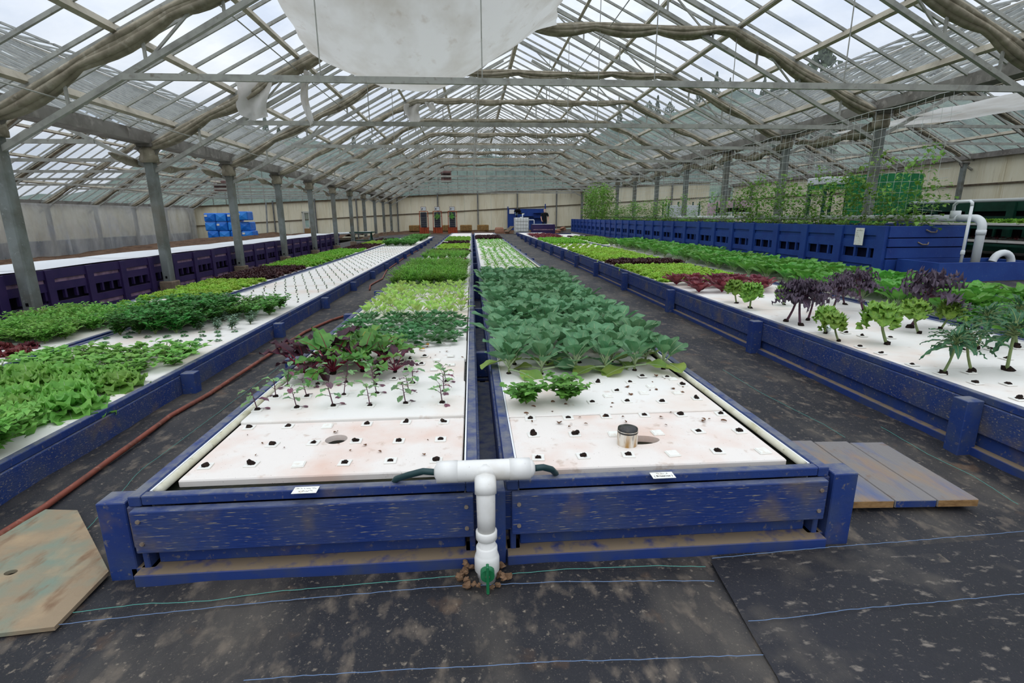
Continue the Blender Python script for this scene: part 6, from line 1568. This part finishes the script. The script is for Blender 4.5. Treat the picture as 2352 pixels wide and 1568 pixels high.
# heaters
for x0, x1, z0, z1, lab in ((-2.35, -1.55, 4.12, 5.1, 'brown louvred fan heater hanging on the central gable'), (-19.7, -18.7, 3.5, 4.25, 'brown louvred fan heater hanging on the gable of the soil bay')):
    h = empty('fan_heater', ((x0+x1)/2, 42.6, z0)); tag(h, lab, 'heater', 'fan heaters'); w = (x1-x0)/2; hh = z1-z0
    boxm('casing', (-w, 0, 0), (w, .6, hh), HEATER, h, .03); boxm('opening', (-w*.86, -.012, hh*.28), (w*.86, .01, hh*.72), BLACK, h)
    for k in range(4): one('louvre', MB().bar((-w*.86, -.04, hh*(.32+.11*k)), (w*.86, -.04, hh*(.32+.11*k)), .1, .025), HEATER, h)
# benches and a white pipe at the end of the purple tanks
bn = empty('green_bench', (-6.9, 31.2, ground_z(-6.9, 31))); tag(bn, 'dark green trestle bench at the far end of the purple tanks', 'bench')
for s in (0, .5): boxm('bench_top', (-.2, -.25+s*.5, .62), (1.2, -.05+s*.5, .68), DGREEN, bn)
for x in (0, 1.0):
    for s in (-1, 1): one('leg', MB().bar((x, s*.3, 0), (x, s*.08, .63), .06, .06), DGREEN, bn)
boxm('lower_shelf', (-.1, -.2, .16), (1.1, .2, .21), DGREEN, bn)
tag(one('white_tube', MB().tube([(-8.2, 31.2, .52), (-5.9, 31.1, .60)], .07, 10), PVC_CLEAN, smooth=True), 'long white tube lying across the green bench', 'tube')
tag(one('standing_pole', MB().bar((-15.9, 42.0, -.5), (-16.2, 43.3, 2.6), .1, .1), WALLPOST), 'grey pole leaning against the back wall beside the blue bales', 'pole')
# ------------------------------------------------------------------ outside: ground, hill and trees
og = MB(); og.quad((-260, -60, -1.2), (260, -60, -1.2), (260, 300, -1.2), (-260, 300, -1.2))
tag(one('ground_outside', og, GRASS), 'grassy ground outside the greenhouse', 'ground', kind='structure')
prof = [(-300, 2), (-90, 3), (-62, 8), (-47, 18.5), (-30, 15), (-10, 12.5), (10, 12.5), (22, 15), (32, 20), (42, 22), (50, 25), (62, 24), (80, 26), (110, 24), (180, 20), (300, 14)]
def hill_top(x):
    for (x0, z0), (x1, z1) in zip(prof, prof[1:]):
        if x <= x1: return z0+(z1-z0)*(x-x0)/(x1-x0)
    return prof[-1][1]
def hillf(u, v):
    x = (u-.5)*420; y = 58+v*80
    z = -1.2+(hill_top(x)+1.2)*sstep(0, .65, v)+1.6*noise.noise(Vector((x*.12, y*.12, 0)))*min(1, v*4)+.9*noise.noise(Vector((x*.5, y*.5, 0)))*min(1, v*4)
    return (x, y, z)
tag(one('hill', MB().grid(hillf, 150, 40), FOREST, smooth=True), 'dark wooded hillside behind the greenhouse', 'hill', kind='structure')
def tree_mesh(seed, h, rw, conifer):
    rr = random.Random(seed); mb = MB()
    mb.tube([(0, 0, 0), (rr.uniform(-.2, .2), 0, h*.5), (0, 0, h*.85)], [h*.022, h*.015, h*.005], 6, 1)
    for k in range(5):
        z = h*(.35+.1*k); a = k*2.2; mb.tube([(0, 0, z), (math.cos(a)*rw*.6, math.sin(a)*rw*.6, z+h*.1)], [h*.008, h*.003], 4, 1)
    n = 520
    for k in range(n):
        t = rr.random()
        if conifer: z = h*(.12+.88*t); R_ = rw*(1-t)*rr.uniform(.5, 1)+.08
        else:
            z = h*(.3+.7*t); R_ = rw*math.sin(math.pi*min(1, .12+.88*t)**.8)*rr.uniform(.35, 1)*(1+.35*noise.noise(Vector((t*5, seed, 0))))
        a = rr.random()*6.28; c = Vector((math.cos(a)*R_, math.sin(a)*R_, z)); s = h*.03*rr.uniform(.7, 1.4)
        d1 = Vector((rr.uniform(-1, 1), rr.uniform(-1, 1), rr.uniform(-1, 1))).normalized(); d2 = d1.orthogonal().normalized()
        mb.quad(c-d1*s, c-d2*s*.7, c+d1*s, c+d2*s*.7, 0)
    return mb.mesh('tree', [L_TREE, BARK])
TR = [tree_mesh(1, 9, 2.9, False), tree_mesh(2, 8, 2.4, False), tree_mesh(3, 10, 1.9, True), tree_mesh(4, 9, 1.7, True)]
rt_ = random.Random(21)
for k in range(48):
    x = -54+k*3.4+rt_.uniform(-1.2, 1.2); y = 58+80*.62+rt_.uniform(-4, 4)
    o = put('hill_tree', TR[rt_.choice((0, 1, 2, 2, 3, 3))], None, (x, y, hill_top(x)-1.5), (0, 0, rt_.random()*6), rt_.uniform(.38, .62)); tag(o, 'dark tree on the skyline of the wooded hill', 'tree', 'trees on the hill skyline')
for x, y, zt, s, k, lab in ((36.2, 55, 18.0, 1.35, 0, 'tall broadleaf tree seen through the roof on the net side'), (31.5, 55, 14.5, 1.15, 1, 'lower broadleaf tree beside the tall one beyond the roof'), (40.5, 60, 16, 1.2, 2, 'pointed conifer beyond the tall broadleaf tree')):
    o = put('broadleaf_tree' if k < 2 else 'conifer_tree', TR[k], None, (x, y, zt-(9, 8, 10)[k]*s), (0, 0, 1), s); tag(o, lab, 'tree')
    tag(one('tree_bank', MB().blob((x, y, zt-(9, 8, 10)[k]*s-6), 6, 6, 6.4, random.Random(k), 0, .2, 8, 12), FOREST, smooth=True), ('wooded mound under the tall broadleaf tree', 'wooded mound under the lower broadleaf tree', 'wooded mound under the pointed conifer')[k], 'mound', kind='structure')
